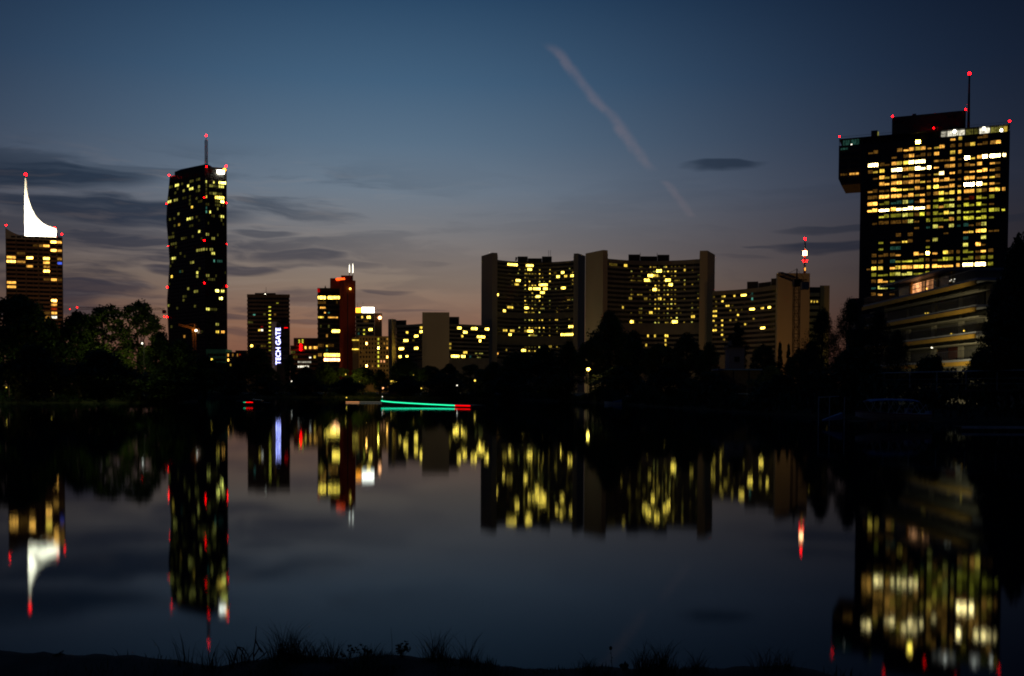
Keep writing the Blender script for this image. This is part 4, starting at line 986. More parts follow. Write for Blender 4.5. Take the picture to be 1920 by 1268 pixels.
# --- terraced apartment house on the right bank
def apartment():
    ox, oy = 54.0, 133.0
    t = thing('apartment_house', 'terraced apartment house with yellow balcony edges and one warm lit penthouse window', 'building', (ox, oy, GZ))
    P = lambda x0, x1, y0, y1, z0, z1, n, m_, par=None: MB().box(x0-ox, x1-ox, y0-oy, y1-oy, z0-GZ, z1-GZ).build(n, m_, par or t)
    WALL = mat('cream_render', (.42, .40, .30), .85, .08, .5); SL = mat('pale_slab_edge', (.38, .40, .42), .7, .08, .5)
    P(54.6, 72, 117, 151, GZ, 15.1, 'wall', WALL)
    zf = [3.2, 6.25, 9.3, 12.3, 15.3]
    for i, z in enumerate(zf[1:]):
        y1 = 152 if i < 3 else 153; y0 = 115.5
        s = P(52.2, 54.5, y0, y1, z-.12, z+.14, 'balcony_slab', SL)
        b = P(52.0, 52.16, y0, y1, z-.62, z-.14, 'balcony_fascia', YEL)
        P(52.9, 54.5, y0+1, y1-1, z-1.15, z-1.0, 'awning_box', WALL)
        P(54.5, 73, 114.6, 116.9, z-.12, z+.14, 'balcony_slab', SL)
        P(54.5, 73, 114.3, 114.55, z-.62, z-.14, 'balcony_fascia', YEL)
        mb = MB()
        for j in range(int((y1-y0)/.45)): mb.tube((52.25-ox, y0+j*.45-oy, z+.14-GZ), (52.25-ox, y0+j*.45-oy, z+1.15-GZ), .02, n=4)
        mb.tube((52.25-ox, y0-oy, z+1.17-GZ), (52.25-ox, y1-oy, z+1.17-GZ), .035, n=4); mb.build('balcony_rail', GREY, t)
    P(54.5, 73, 115, 150, 15.14, 15.42, 'terrace_floor', SL)
    for i in range(4):
        z = zf[i]
        for (a, b) in ((118.5, 123.5), (125.5, 131.5), (133.5, 140), (142, 149)):
            if i == 1 and a == 125.5: continue
            sh = P(54.42, 54.58, a, b, z+.25, z+2.35, 'shutter', SHUT)
            for k in range(8): P(54.36, 54.41, a+.05, b-.05, z+.3+k*.255, z+.48+k*.255, 'shutter_slat', SHUT, None)
        for y in (117.3, 124.5, 132.5, 141): P(54.3, 54.62, y-.55, y+.55, z+.14, z+2.6, 'pilaster', WALL)
    P(54.42, 54.58, 125.6, 128, 6.5, 8.5, 'door', mat('dark_red_door', (.10, .03, .02), .7))
    P(54.42, 54.58, 128.2, 131.4, 6.5, 8.5, 'window', GLASS)
    # penthouse
    P(56.6, 71, 132.2, 151, 15.43, 18.1, 'penthouse', mat('penthouse_wall', (.30, .28, .20), .85, .08, .5))
    r = MB(); ry0, ry1 = 130.6, 153.5
    r.prism([(54.8-ox, ry0-oy), (74-ox, ry0-oy), (74-ox, ry1-oy), (54.8-ox, ry1-oy)], [18.12-GZ]*4, [18.42-GZ]*4); r.build('roof', mat('roof_sheet', (.16, .18, .20), .5, .1, .5), t)
    for y in (136.4, 145.6): P(56.3, 56.58, y-.35, y+.35, 15.45, 18.1, 'pilaster', YEL)
    P(56.3, 56.7, 131.7, 132.15, 15.45, 18.1, 'pilaster', YEL)
    # lit window with frame, curtains
    for a, b, lv, kk in ((142.2, 144.9, 1.15, 'p'), (140.3, 141.6, .35, 'p'), (139.6, 140.1, 1.3, 'p'), (138.0, 139.5, .35, 'p')):
        wdw = P(56.42, 56.55, a, b, 15.7, 17.75, 'window', emit(kk, lv, True))
        P(56.3, 56.4, a, b, 16.95, 17.02, 'window_bar', mat('window_frame', (.25, .14, .08), .6), None)
    P(56.3, 56.41, 142.2, 143.4, 15.7, 16.1, 'planter', DARKB); P(56.28, 56.41, 140.15, 140.28, 15.7, 17.75, 'window_frame', DARKB)
    P(56.42, 56.55, 133, 137.8, 15.7, 17.75, 'window', GLASS); P(56.42, 56.55, 145.8, 150, 15.7, 17.75, 'window', GLASS)
    for px, py in ((1784, 525), (1790, 523.5), (1781, 527), (1788, 528)):
        q = at(px, py, 128.5); beacon(t, (q.x-ox, q.y-oy, q.z-GZ), .06, 'w', 1.5, name='garden_lamp')
    q = at(1765, 541.5, 131); beacon(t, (52.8-ox, 131-oy, 15.75-GZ), .09, 'o', 4, name='garden_lamp')
    for (y, z, s) in ((130.5, 12.6, 1.2), (131.3, 12.65, 1.0), (120, 9.75, 2.5), (123.5, 9.6, 1.0), (119.8, 7.9, .01)):
        beacon(t, (52.8-ox, y-oy, z-GZ), .09, 'y', s, name='garden_lamp')
    P(52.8, 53.0, 129.25, 129.4, 8.1, 8.25, 'wall_lamp', emit('w', 2.5, False))
apartment()

def right_small():
    p = at(1385, 700, 175); t = thing('boathouse', 'flat-roofed boathouse with a bluish metal roof among the right shore trees', 'hut', (p.x, p.y, GZ))
    zr = zat(1385, 692.5, 175); MB().box(-4.1, 4.1, -3, 3, zr-.22, zr).build('roof', mat('blue_roof', (.14, .22, .36), .45, .1, 1), t)
    MB().box(-3.7, 3.7, -2.2, 2.6, 0, zr-.24).build('wall', WOOD, t)
    for x in (-3.8, -1.3, 1.3, 3.8): MB().box(x-.09, x+.09, -2.9, -2.72, 0, zr-.23).build('post', WOOD, t)
    MB().box(-3.8, 3.8, -2.9, -2.8, .9, 1.05).build('rail', STEEL, t)
    for x in (-2.4, .1, 2.4): MB().box(x-.7, x+.7, -2.3, -2.21, .6, 2.4).build('window', GLASS, t)
    p = at(1380, 680, 245); t = thing('summer_house', 'pale rendered garden house with a chimney in front of the dark columnar tree', 'house', (p.x, p.y, GZ))
    z = zat(1380, 652, 245); MB().box(-1.8, 1.8, -1, 4, 0, z).build('wall', mat('pale_pink_render', (.34, .26, .23), .9, .1, .5), t)
    MB().prism([(-2.1, -1.3), (2.1, -1.3), (2.1, 4.3), (-2.1, 4.3)], z, [z+.5, z+.2, z+.2, z+.5]).build('roof', DARKB, t)
    MB().box(-1.75, -1.1, 0, .8, z+.5, z+1.7).build('chimney', CONC2, t); MB().box(-.6, .6, -1.1, -1.01, z-3.4, z-2.2).build('window', GLASS, t)
    p = at(912, 705, 350); t = thing('grey_house', 'small grey house with two rows of windows under the left curved tower', 'house', (p.x, p.y, GZ))
    z = zat(912, 694, 350); MB().box(-4, 4, 0, 6, 0, z).build('wall', mat('grey_render', (.20, .20, .26), .85, .1, .5), t); MB().box(-4.2, 4.2, -.2, 6.2, z, z+.25).build('roof', DARKB, t)
    for i in range(3):
        for j in range(2): MB().box(-3.4+i*2.5, -1.7+i*2.5, -.12, -.02, z-1.9-j*2.6, z-.6-j*2.6).build('window', GLASS, t)
    p = at(1642, 600, 190); t = thing('site_cabin', 'stacked grey site cabin rising behind the right shore trees, below the wide tower', 'cabin', (p.x, p.y, GZ))
    z = zat(1642, 559, 190)
    for i, zz in enumerate((z-2.8, z-5.7)): MB().box(-4.3+i*.5, 2.6-i*.2, 0, 2.5, zz, zz+2.75).build('cabin', GREY if i else DARKB, t); MB().box(-2.2, -.4, -.12, -.01, zz+.9, zz+2.1).build('window', GLASS, t)
    MB().box(-4.5, 4.5, -.3, 3, 0, z-5.75).build('frame', DARKB, t)
    # lit pavilion on the far shore
    p = at(737.5, 718, 322); t = thing('pavilion', 'small brightly lit cream pavilion on the far shore under the trees', 'pavilion', (p.x, p.y, GZ))
    z = zat(737, 712.5, 322); MB().box(-.95, .95, 0, 2.5, 0, z-1.3).build('wall', WOOD, t); MB().box(-.9, .9, .1, 2.4, z-1.28, z-.25).build('lit_glazing', emit('y', 1.6, True), t); MB().prism([(-1.6, -.6), (1.6, -.6), (1.6, 3), (-1.6, 3)], z-.24, [z-.1, z+.5, z+.5, z-.1]).build('roof', DARKB, t)
    for x in (-1.3, 1.3): MB().box(x-.08, x+.08, -.5, -.35, 0, z-.25).build('post', WOOD, t)
right_small()

# ------------------------------------------------------------------ lamps of the place, some added for their light
def street_lamp(label, px, py, d, power, color, head=.22, s=18, k='y', warm=None, arm=.9, back=False, aim=None):
    q = at(px, py, d); z = q.z-GZ
    t = thing('street_lamp', label, 'lamp', (q.x, q.y, GZ), group='lamps along the far shore')
    if back: arm = -arm
    MB().tube((0, arm, 0), (0, arm, z+.35), .09, .06).build('post', GREY, t)
    MB().tube((0, arm, z+.35), (0, 0, z+.3), .05).build('arm', GREY, t)
    MB().box(-.28, .28, -.3, .3, z+.2, z+.3).build('hood', GREY, t)
    MB().ball((0, 0, z-.05), head, 8, 6).build('bulb', emit(k, float(s), False), t)
    if power:
        ld = bpy.data.lights.new('lamp_light', 'SPOT' if aim else 'POINT'); ld.energy = power; ld.color = color; ld.shadow_soft_size = max(.3, head)
        o = bpy.data.objects.new('lamp_light', ld); col.objects.link(o); o.parent = t; o.location = (0, (head+.8 if back else -head-.5), z-.25); o.visible_glossy = False
        if aim:
            ld.spot_size = math.radians(105); ld.spot_blend = .5; o.rotation_euler = (Vector(aim)-Vector((q.x, q.y, q.z))).to_track_quat('-Z', 'Y').to_euler()
    return t
WARM = (1.0, .66, .26); SOD = (1.0, .50, .14); OLIVE = (1.0, .80, .36)
street_lamp('bright star-like lamp under the large central tree', 1103, 692, 219, 200, WARM, .33, 22)
street_lamp('small orange lamp low on the far shore left of the green-lit boat', 718.5, 728, 315, 40, SOD, .3, 4, 'p')
street_lamp('white lamp among the dark trees right of the vertical sign', 547, 715, 318, 12, WARM, .22, 2.5, 'w')
street_lamp('small yellow lamp below the broad blank olive wall', 790, 728, 300, 12, WARM, .2, 1.5)
street_lamp('small white lamp below the right banded wing of the low block', 857, 722.5, 300, 12, WARM, .2, 2, 'w')
street_lamp('yellow lamp beside the small grey house', 890.5, 713.5, 300, 25, WARM, .25, 3)
street_lamp('yellow lamp lighting the leaves below the red tower', 648, 702, 324, 600, (1, .8, .15), .2, 2, back=True)
street_lamp('yellow lamp lighting the shrubs left of the pavilion', 674, 716, 324, 220, (1, .72, .2), .2, 2, back=True)
street_lamp('lamp in the crowns above the far shore below the low block', 775, 703, 320, 70, (.9, .85, .15), .15, 1.0, back=True)
street_lamp('white lamp glimpsed through the left bank trees below the crane', 266.5, 643.5, 180, 30, (1, .95, .8), .14, 4, 'w')
street_lamp('green lamp under the left bank trees', 182.5, 722, 172, 15, (.2, 1, .4), .1, 4, 'G')
street_lamp('yellow lamp under the leftmost bank tree', 12, 726, 158, 40, WARM, .08, 2)
street_lamp('yellow lamp under the bank trees below the spire tower', 60, 727, 162, 40, WARM, .08, 2)
street_lamp('dim yellow lamp right of the lamps below the spire tower', 96, 731, 166, 40, WARM, .08, 2)
street_lamp('dim lamp right of the green lamp on the left bank', 195, 727, 174, 50, OLIVE, .08, 2)
street_lamp('added lamp hidden behind the left bank bushes that lights the leaves green', 215, 690, 173, 700, (.85, .9, .25), .1, 2, back=True)  # added unseen lamp that gives the left bank leaves their light
street_lamp('added lamp past the left picture edge lighting the leftmost crown', -18, 690, 166, 400, (.8, .9, .4), .1, 2, back=True)  # added out of view to brighten the leftmost crown
street_lamp('small white-yellow lamp below the left curved tower', 962, 676, 330, 25, WARM, .4, 4)
# added masts, unseen behind the trees, put in to light the walls
street_lamp('added unseen floodlight mast below the low block', 830, 712, 660, 12000, OLIVE, .16, 2, back=True)
street_lamp('added unseen floodlight mast between the two tallest curved towers', 1015, 706, 700, 13000, OLIVE, .16, 2, back=True)
street_lamp('added unseen floodlight mast in front of the right curved tower', 1085, 706, 600, 9000, (1, .70, .36), .16, 2, back=True)
street_lamp('added unseen sodium floodlight mast at the foot of the orange end wall', 1470, 706, 570, 38000, (1, .50, .12), .16, 2, back=True)
street_lamp('added unseen yellow floodlight mast right of the orange end wall', 1560, 706, 680, 4000, (1, .85, .12), .16, 2, back=True)
street_lamp('added unseen sodium floodlight mast below the spire tower', 110, 700, 600, 55000, (1, .55, .24), .16, 2, back=True)
street_lamp('added unseen sodium floodlight mast in front of the ochre hotel', 690, 706, 610, 5500, (1, .58, .16), .16, 2, back=True)
street_lamp('added unseen sodium floodlight mast at the foot of the red tower', 640, 706, 640, 1800, (1, .45, .1), .16, 2, back=True)
street_lamp('added unseen floodlight mast below the brown office block with the vertical sign', 490, 706, 640, 4500, (1, .72, .38), .16, 2, back=True)

street_lamp('added hidden lamp on the right bank that lights the apartment balconies', 1722, 690, 112, 2400, (1, .84, .50), .1, 1.0, back=True, aim=(54, 134, 12))  # added lamp, hidden by the shrubs, to brighten the facade
# ------------------------------------------------------------------ trees
def tree_proto(seed, H=12.0, rad=4.5, base=.28, nclump=120, nleaf=85, leaf=.36, shape='round', lm=LEAF):
    r = random.Random(seed); tr = MB(); cr_ = MB(); tips = []
    trunk = [(0, 0, -.3)]; p = Vector((0, 0, 0)); rr = H*.028
    for i in range(1, 8):
        p = Vector((p.x+r.uniform(-.18, .18), p.y+r.uniform(-.18, .18), H*.86*i/7)); trunk.append(tuple(p))
    rs = [rr*(1-.85*i/7) for i in range(8)]; tr.path(trunk, rs, 7)
    def prof(h):   # crown radius at relative crown height 0..1
        if shape == 'round': return math.sqrt(max(0, 1-(h*2-1)**2))*.9+.1
        if shape == 'cone': return (1-h)**.8*.95+.06
        if shape == 'column': return min(1, 5*h+.35)*min(1, (1.03-h)*3.2)
        return (min(1, 2.4*h+.25)*min(1, (1.04-h)*1.9))
    lobes = [(r.uniform(0, 6.28), r.uniform(.1, .9), r.uniform(.12, .4), r.uniform(.4, .9)) for _ in range(7)]
    for i in range(nclump):
        h = r.random()**.8; a = r.uniform(0, 6.283); q = prof(h)
        bump = sum(am*math.exp(-((math.atan2(math.sin(a-la), math.cos(a-la)))/w_)**2-((h-lh)/.22)**2) for la, lh, am, w_ in lobes)
        q *= .72+.55*bump+r.uniform(-.12, .12)
        f = math.sqrt(r.uniform(.12, 1.0))
        c = Vector((math.cos(a)*rad*q*f, math.sin(a)*rad*q*f, H*(base+(1-base)*h*.97)))
        if i % 4 == 0:
            hh = max(H*base*.6, c.z-rad*.55); t0 = Vector((0, 0, hh)); mid = t0.lerp(c, .55)+Vector((0, 0, -.25)); k = max(.03, rr*(1-c.z/H)*.5+.03)
            tr.path([t0, mid, c], [k, k*.6, k*.25], 5)
        cs = rad*r.uniform(.13, .25)*(1.1-.35*h)
        for _ in range(nleaf):
            d = Vector((r.gauss(0, 1), r.gauss(0, 1), r.gauss(0, .75)))
            d = d.normalized()*cs*r.random()**.45*1.25
            o = c+d; s = leaf*r.uniform(.55, 1.25)
            u = Vector((r.gauss(0, 1), r.gauss(0, 1), r.gauss(0, .7))).normalized(); v = u.orthogonal().normalized(); v = (Matrix.Rotation(r.uniform(0, 6.28), 3, u) @ v)
            n = len(cr_.v); cr_.v += [tuple(o-u*s*.6), tuple(o+v*s*.34), tuple(o+u*s*.6), tuple(o-v*s*.34)]; cr_.f.append([n, n+1, n+2, n+3])
    return tr.mesh('trunk', BARK), cr_.mesh('crown', lm), H, rad
PROTO = {
    'a': tree_proto(1, lm=LEAF), 'b': tree_proto(2, rad=5.2, shape='broad', lm=LEAF, base=.2), 'c': tree_proto(3, rad=4.2, base=.18, nclump=135, lm=LEAF2, shape='broad'),
    'd': tree_proto(4, rad=4.0, base=.22, nclump=80, nleaf=75, lm=LEAF3, shape='round'), 'p': tree_proto(5, rad=2.2, base=.08, shape='column', nclump=90, lm=LEAF2, leaf=.3), 'k': tree_proto(6, rad=2.6, base=.06, shape='cone', nclump=110, lm=LEAF2, leaf=.3),
    's': tree_proto(7, H=6, rad=4.2, base=.04, nclump=100, lm=LEAF2, shape='broad', leaf=.3), 'f': tree_proto(8, rad=4.4, base=.15, nclump=170, nleaf=110, lm=LEAF2, shape='broad', leaf=.17)}
def tree(px, top, wpx, d, k, label, name='tree', group='trees on the far shore', rz=None):
    tm, cm, H, rad = PROTO[k]; q = at(px, top, d); base = at(px, 700, d)
    t = thing(name, label, 'shrub' if name == 'shrub' else 'tree', (base.x, base.y, GZ-.1), R.uniform(0, 6.28) if rz is None else rz, group)
    sz = (q.z-GZ+.1)/H; sx = wpx/F*d/(2*rad)*1.02
    for n, me in (('trunk', tm), ('crown', cm)):
        o = link(n, me, t); o.scale = (sx, sx, sz)
    return t
TREES = [
    (-45, 590, 150, 165, 'b', 'bank tree cut by the left picture edge'), (32, 560, 150, 172, 'a', 'broad round tree in front of the spire tower base'), (95, 600, 90, 176, 'c', 'lower tree right of the spire tower base'),
    (150, 590, 100, 180, 'a', 'tree left of the green-lit bank tree'), (198, 574, 120, 182, 'd', 'pale green lit tree on the left bank below the long crane jib'), (262, 567, 105, 186, 'd', 'tallest ragged tree on the left bank with a branch reaching right'),
    (300, 625, 80, 186, 'c', 'dark tree left of the tallest black tower foot'), (340, 640, 110, 188, 'b', 'dark tree under the orange crane'), (386, 668, 80, 190, 'c', 'low dark tree at the right end of the left bank'),
    (65, 650, 170, 160, 's', 'wide dark bush mass at the waterline below the spire tower'), (190, 660, 190, 168, 's', 'wide dark bush mass below the green-lit tree'), (310, 690, 170, 184, 's', 'low bush mass at the waterline below the tallest tower'), (-60, 655, 160, 150, 's', 'dark bush mass at the left picture edge'),
    (415, 682, 60, 336, 'a', 'far tree below the teal-lit block'), (452, 668, 55, 338, 'c', 'far tree left of the vertical sign'), (481, 655, 62, 336, 'a', 'taller far tree in front of the brown banded block'), (508, 690, 48, 334, 'b', 'small far tree below the vertical sign'),
    (545, 664, 26, 334, 'p', 'narrow poplar just right of the vertical sign'), (573, 688, 52, 334, 'c', 'far tree below the red-sign low block'), (610, 682, 62, 332, 'b', 'far tree below the black glazed tower'), (642, 690, 40, 335, 'd', 'yellow lit far tree at the foot of the red tower'), (680, 690, 62, 332, 'a', 'far tree below the ochre apartment block'),
    (712, 694, 50, 330, 'c', 'far tree left of the round dark tree'), (757, 671, 88, 330, 'b', 'round dark far tree below the left banded wing'), (806, 688, 62, 326, 'a', 'far tree below the broad olive wall'), (843, 683, 60, 322, 'c', 'far tree at the right foot of the olive wall'), (884, 684, 62, 316, 'd', 'far tree below the right banded wing'),
    (925, 680, 70, 310, 'b', 'far tree at the left foot of the left curved tower'), (972, 664, 86, 300, 'a', 'dark tree below the left curved tower front'), (1022, 648, 80, 290, 'c', 'dark tree below the middle of the left curved tower'), (1066, 642, 74, 275, 'b', 'dark tree at the right foot of the left curved tower'),
    (1143, 588, 118, 245, 'b', 'large ragged central tree in front of the pale end wall'), (1108, 640, 70, 238, 'a', 'lower tree left of the large central tree'), (1188, 622, 74, 250, 'c', 'dark tree right of the large central tree'), (1238, 648, 90, 240, 'a', 'dark tree below the right curved tower front'), (1287, 626, 92, 232, 'c', 'taller dark tree at the right foot of the right curved tower'),
    (1330, 645, 70, 225, 'b', 'dark tree left of the columnar tree'), (1383, 603, 46, 300, 'p', 'dark columnar tree in front of the lower curved wing'), (1432, 650, 60, 260, 'a', 'dark tree right of the pale garden house'), (1462, 642, 22, 255, 'k', 'slim conifer at the left foot of the orange wall'), (1478, 646, 20, 250, 'k', 'slim conifer at the middle foot of the orange wall'), (1500, 655, 70, 200, 'c', 'dark tree at the foot of the dark crane'),
    (1160, 690, 150, 218, 's', 'bush mass at the waterline below the large central tree'), (1250, 690, 140, 205, 's', 'bush mass at the waterline below the right curved tower'), (1330, 700, 130, 170, 's', 'bush mass left of the boathouse'), (1445, 690, 110, 150, 's', 'bush mass right of the boathouse'), (1040, 692, 130, 245, 's', 'bush mass below the left curved tower'), (960, 700, 120, 290, 's', 'far bush mass left of the star-like lamp'),
    (430, 706, 90, 318, 's', 'low far shore bushes below the small lit house'), (500, 708, 90, 316, 's', 'low far shore bushes below the vertical sign'), (575, 706, 100, 316, 's', 'low far shore bushes below the red-sign block'), (650, 710, 90, 314, 's', 'low far shore bushes at the foot of the red tower'), (760, 706, 100, 312, 's', 'low far shore bushes right of the pavilion'), (835, 704, 110, 310, 's', 'low far shore bushes below the olive wall'), (905, 712, 90, 305, 's', 'low far shore bushes in front of the small grey house'),
    (20, 682, 170, 186, 's', 'dark thicket behind the trunks in front of the spire tower'), (125, 686, 160, 190, 's', 'dark thicket behind the trunks left of the green-lit tree'), (225, 684, 170, 193, 's', 'dark thicket behind the trunks of the green-lit tree'), (330, 694, 150, 194, 's', 'dark thicket behind the trunks below the orange crane'), (-80, 680, 170, 180, 's', 'dark thicket behind the bank tree cut by the left picture edge'),
    (1542, 578, 86, 112, 'f', 'feathery dark tree right of the orange end wall'), (1592, 560, 100, 116, 'f', 'tallest feathery tree in front of the wide tower foot'), (1645, 580, 96, 112, 'f', 'feathery dark tree left of the apartment house'), (1682, 618, 70, 105, 'f', 'feathery tree overlapping the apartment house balconies'), (1520, 640, 80, 118, 'f', 'lower feathery tree beside the dark crane foot'),
    (1600, 660, 200, 104, 's', 'dark shrub bank below the feathery trees'), (1745, 672, 150, 98, 's', 'dark shrub bank below the apartment house'), (1840, 660, 120, 96, 's', 'dark shrub bank right of the apartment house'), (1465, 705, 140, 122, 's', 'low shrub bank by the end of the footbridge'),
    (1908, 445, 120, 98, 'c', 'tall black tree at the right picture edge'), (1962, 425, 130, 96, 'b', 'tall black tree mostly beyond the right picture edge'), (1868, 528, 66, 95, 'c', 'dark tree overlapping the right end of the apartment house'), (1890, 560, 130, 88, 'c', 'low crowned black tree in the right corner above the footbridge')]
for a in TREES: tree(*a, name='shrub' if a[4] == 's' else 'tree')
# undergrowth and reeds at the waterline
def undergrowth():
    r = random.Random(31); mb = MB()
    for i in range(2, len(SHORE)-3):
        a = Vector((*SHORE[i], 0)); b = Vector((*SHORE[i+1], 0)); n = int((b-a).length*(60 if i >= 4 else 20))
        for _ in range(n):
            p = a.lerp(b, r.random()); u = p.normalized(); p = p+u*r.uniform(-.3, 6)
            hmax = 2.6*(.55+.45*math.sin(p.x*.35+p.y*.21))+.4
            z = .1+hmax*r.random()**1.2+.3; s = r.uniform(.2, .5)
            d = Vector((r.gauss(0, .5), r.gauss(0, .5), 1)).normalized(); v = d.orthogonal().normalized(); v = Matrix.Rotation(r.uniform(0, 6.28), 3, d) @ v
            k = len(mb.v); o = Vector((p.x, p.y, z)); mb.v += [tuple(o-d*s), tuple(o+v*s*.35), tuple(o+d*s), tuple(o-v*s*.35)]; mb.f.append([k, k+1, k+2, k+3])
    o = mb.build('undergrowth', LEAF2, kind='stuff'); o['label'] = 'dark reeds and undergrowth along the far waterline'
undergrowth()
# ------------------------------------------------------------------ right bank: footbridge, pontoon, boats
def footbridge():
    pts = [Vector((38.6, 130, 0)), Vector((36.3, 100, 0)), Vector((42.5, 84, 0)), Vector((60, 70, 0))]
    t = thing('footbridge', 'steel footbridge with a thin handrail along the right bank', 'footbridge', (37, 100, GZ)); o = Vector((37, 100, GZ))
    zd, zt = 2.85, 4.4; B = lambda p, z: Vector((p.x, p.y, z))-o
    for a, b in zip(pts, pts[1:]):
        d = (b-a); n = max(2, round(d.length/3.6)); dn = d.normalized(); sd = Vector((-dn.y, dn.x, 0))*-1.0
        if sd.x > 0: sd = -sd
        mb = MB(); q = [a-o, b-o, b-o-sd*1.8, a-o-sd*1.8]
        mb.prism([(v.x, v.y) for v in q], zd-.25-GZ, zd-GZ); mb.build('deck', WOOD, t)
        MB().tube(B(a, zt), B(b, zt), .05, n=6).build('handrail', STEEL, t)
        for z in (zd+.45, zd+.9): MB().tube(B(a, z), B(b, z), .02, n=4).build('rail_wire', STEEL, t)
        for i in range(n+1):
            p = a.lerp(b, i/n)
            MB().tube(B(p, zd-.2), B(p, zt), .045, n=6).build('post', STEEL, t)
            if i % 2 == 0: MB().tube(B(p, -.8)-sd*.6, B(p, zd-.26)-sd*.6, .14, n=8).build('pile', WOOD, t)
    p = pts[2].lerp(pts[3], .08); MB().tube(B(p, zd), B(p, zt-.4)+Vector((1.1, -.9, 0)), .04, n=5).build('brace', STEEL, t)
    MB().box(-.35, .35, -.25, .25, 0, .5).build('junction_box', STEEL, t, tuple(B(pts[2]+Vector((.3, -.9, 0)), zd-.55)))
footbridge()
def bimini_boat():
    q = at(1674, 790, 75); t = thing('motor_boat', 'motor boat with a blue folding canopy resting on a low jetty by the right bank', 'boat', (q.x, q.y, 0))
    n = 14; secs = []
    for i in range(n+1):
        u = i/n; x = -2.75+5.3*u
        wd = .85*min(1, (u*3.2)**.6) if u < .4 else .85*(1-.08*(u-.4))
        sheer = .95+.22*(1-u)**2; keel = .42+.33*max(0, 1-u*4)**1.5
        secs.append([(x, -wd, sheer), (x, -wd*.92, sheer-.18), (x, -wd*.45, keel+.05), (x, 0, keel), (x, wd*.45, keel+.05), (x, wd*.92, sheer-.18), (x, wd, sheer)])
    mb = MB()
    for s in secs: mb.v += s
    for i in range(n):
        for j in range(6): mb.f.append([i*7+j, (i+1)*7+j, (i+1)*7+j+1, i*7+j+1])
    mb.f.append([n*7+j for j in range(7)])
    for i in range(n): mb.f.append([i*7, i*7+6, (i+1)*7+6, (i+1)*7])
    mb.build('hull', WHITEP, t, smooth=False)
    mb = MB()
    for i in range(n): mb.tube(Vector(secs[i][0])+Vector((0, -.02, -.05)), Vector(secs[i+1][0])+Vector((0, -.02, -.05)), .045, n=5)
    mb.build('rub_rail', mat('rub_rail', (.25, .06, .10), .6), t)
    cn = MB(); m_ = 10
    for i in range(m_+1):
        u = i/m_; x = -1.95+3.6*u; z = 1.98+.08*math.sin(u*math.pi)-(.06 if i in (0, m_) else 0)+(-.04 if i == 6 else 0)
        cn.v += [(x, -.8, z-.1), (x, -.4, z), (x, .4, z), (x, .8, z-.1)]
    for i in range(m_):
        for j in range(3): cn.f.append([i*4+j, (i+1)*4+j, (i+1)*4+j+1, i*4+j+1])
    c = cn.build('canopy', BLUEP, t); c.modifiers.new('thickness', 'SOLIDIFY').thickness = .05
    for y in (-.8, .8):
        for a, b in (((-1.9, 1.88), (-1.35, 1.0)), ((-1.0, 1.95), (-1.35, 1.0)), ((-.6, 1.95), (-.6, .98)), ((-.2, 1.95), (.45, .97)), ((.4, 1.9), (-.1, .97)), ((1.0, 1.9), (.6, .96)), ((1.6, 1.9), (2.2, .95)), ((2.1, 1.65), (1.5, .95)), ((2.05, 1.65), (2.35, .95))):
            MB().tube((a[0], y, a[1]), (b[0], y, b[1]), .022, n=5).build('canopy_pole', STEEL, t)
    MB().box(.85, 1.2, -.5, .1, .98, 1.38).build('console', BLUEP, t); MB().tube((1.02, -.53, 1.18), (1.02, -.5, 1.18), .09, n=10).build('instrument', DARKB, t)
    MB().box(2.45, 2.75, -.25, .25, .55, 1.15).build('outboard_motor', BLUEP, t)
    t2 = thing('jetty', 'low timber jetty on pale round piles under the canopied motor boat', 'jetty', (q.x, q.y, 0))
    for x in (-1.5, .0, 1.5):
        for y in (-.6, .7): MB().tube((x, y, -1), (x, y, .36), .10, n=10).build('pile', CONC, t2)
    for i in range(16): MB().box(-3.0+i*.38, -2.66+i*.38, -.95, 1.0, .365, .41).build('plank', WOOD, t2)
    t3 = thing('mooring_frame', 'open metal mooring frame left of the canopied motor boat', 'frame', (q.x-4.3, q.y+.5, 0))
    for x in (-1, -.2, .9): MB().tube((x, 0, -.8), (x, 0, 2.15), .035, n=6).build('post', STEEL, t3)
    MB().tube((-1, 0, 2.12), (.5, 0, 2.2), .03, n=5).build('top_rail', STEEL, t3)
    MB().prism([(-.6, .4), (.9, .35), (.95, 1.1), (-.4, 1.1)], [.35, .5, .5, .35], [.42, .98, .98, .45]).build('blue_tarpaulin', BLUEP, t3)
bimini_boat()
def pontoon():
    q = at(1875, 806, 68); t = thing('floating_pontoon', 'low floating plank pontoon at the right edge of the water', 'pontoon', (q.x, q.y, 0))
    for i in range(22): MB().box(-2.8+i*.36, -2.47+i*.36, -.7, .7, .24, .29).build('plank', WOOD, t)
    for x in (-2.2, 0, 2.2, 4.6): MB().tube((x, -.6, .08), (x, .6, .08), .17, n=10).build('float', DARKB, t)
    MB().box(-2.85, 5.2, -.74, -.69, .15, .31).build('edge_board', STEEL, t)
pontoon()
def hull(mb, Ln, wd, h0, h1, n=16):
    secs = []
    for i in range(n+1):
        u = i/n; x = -Ln/2+Ln*u; w_ = wd/2*min(1, (u/.22+.04)**.6)*(1 if u < .9 else 1-(u-.9)*1.5); z = h0+(h1-h0)*(1-u)**1.6
        secs.append([(x, -w_, z), (x, -w_*.85, .02), (x, 0, -.25), (x, w_*.85, .02), (x, w_, z)])
    for s in secs: mb.v += s
    for i in range(n):
        for j in range(4): mb.f.append([i*5+j, (i+1)*5+j, (i+1)*5+j+1, i*5+j+1])
        mb.f.append([i*5, i*5+4, (i+1)*5+4, (i+1)*5])
    mb.f.append([n*5+j for j in range(5)]); return secs
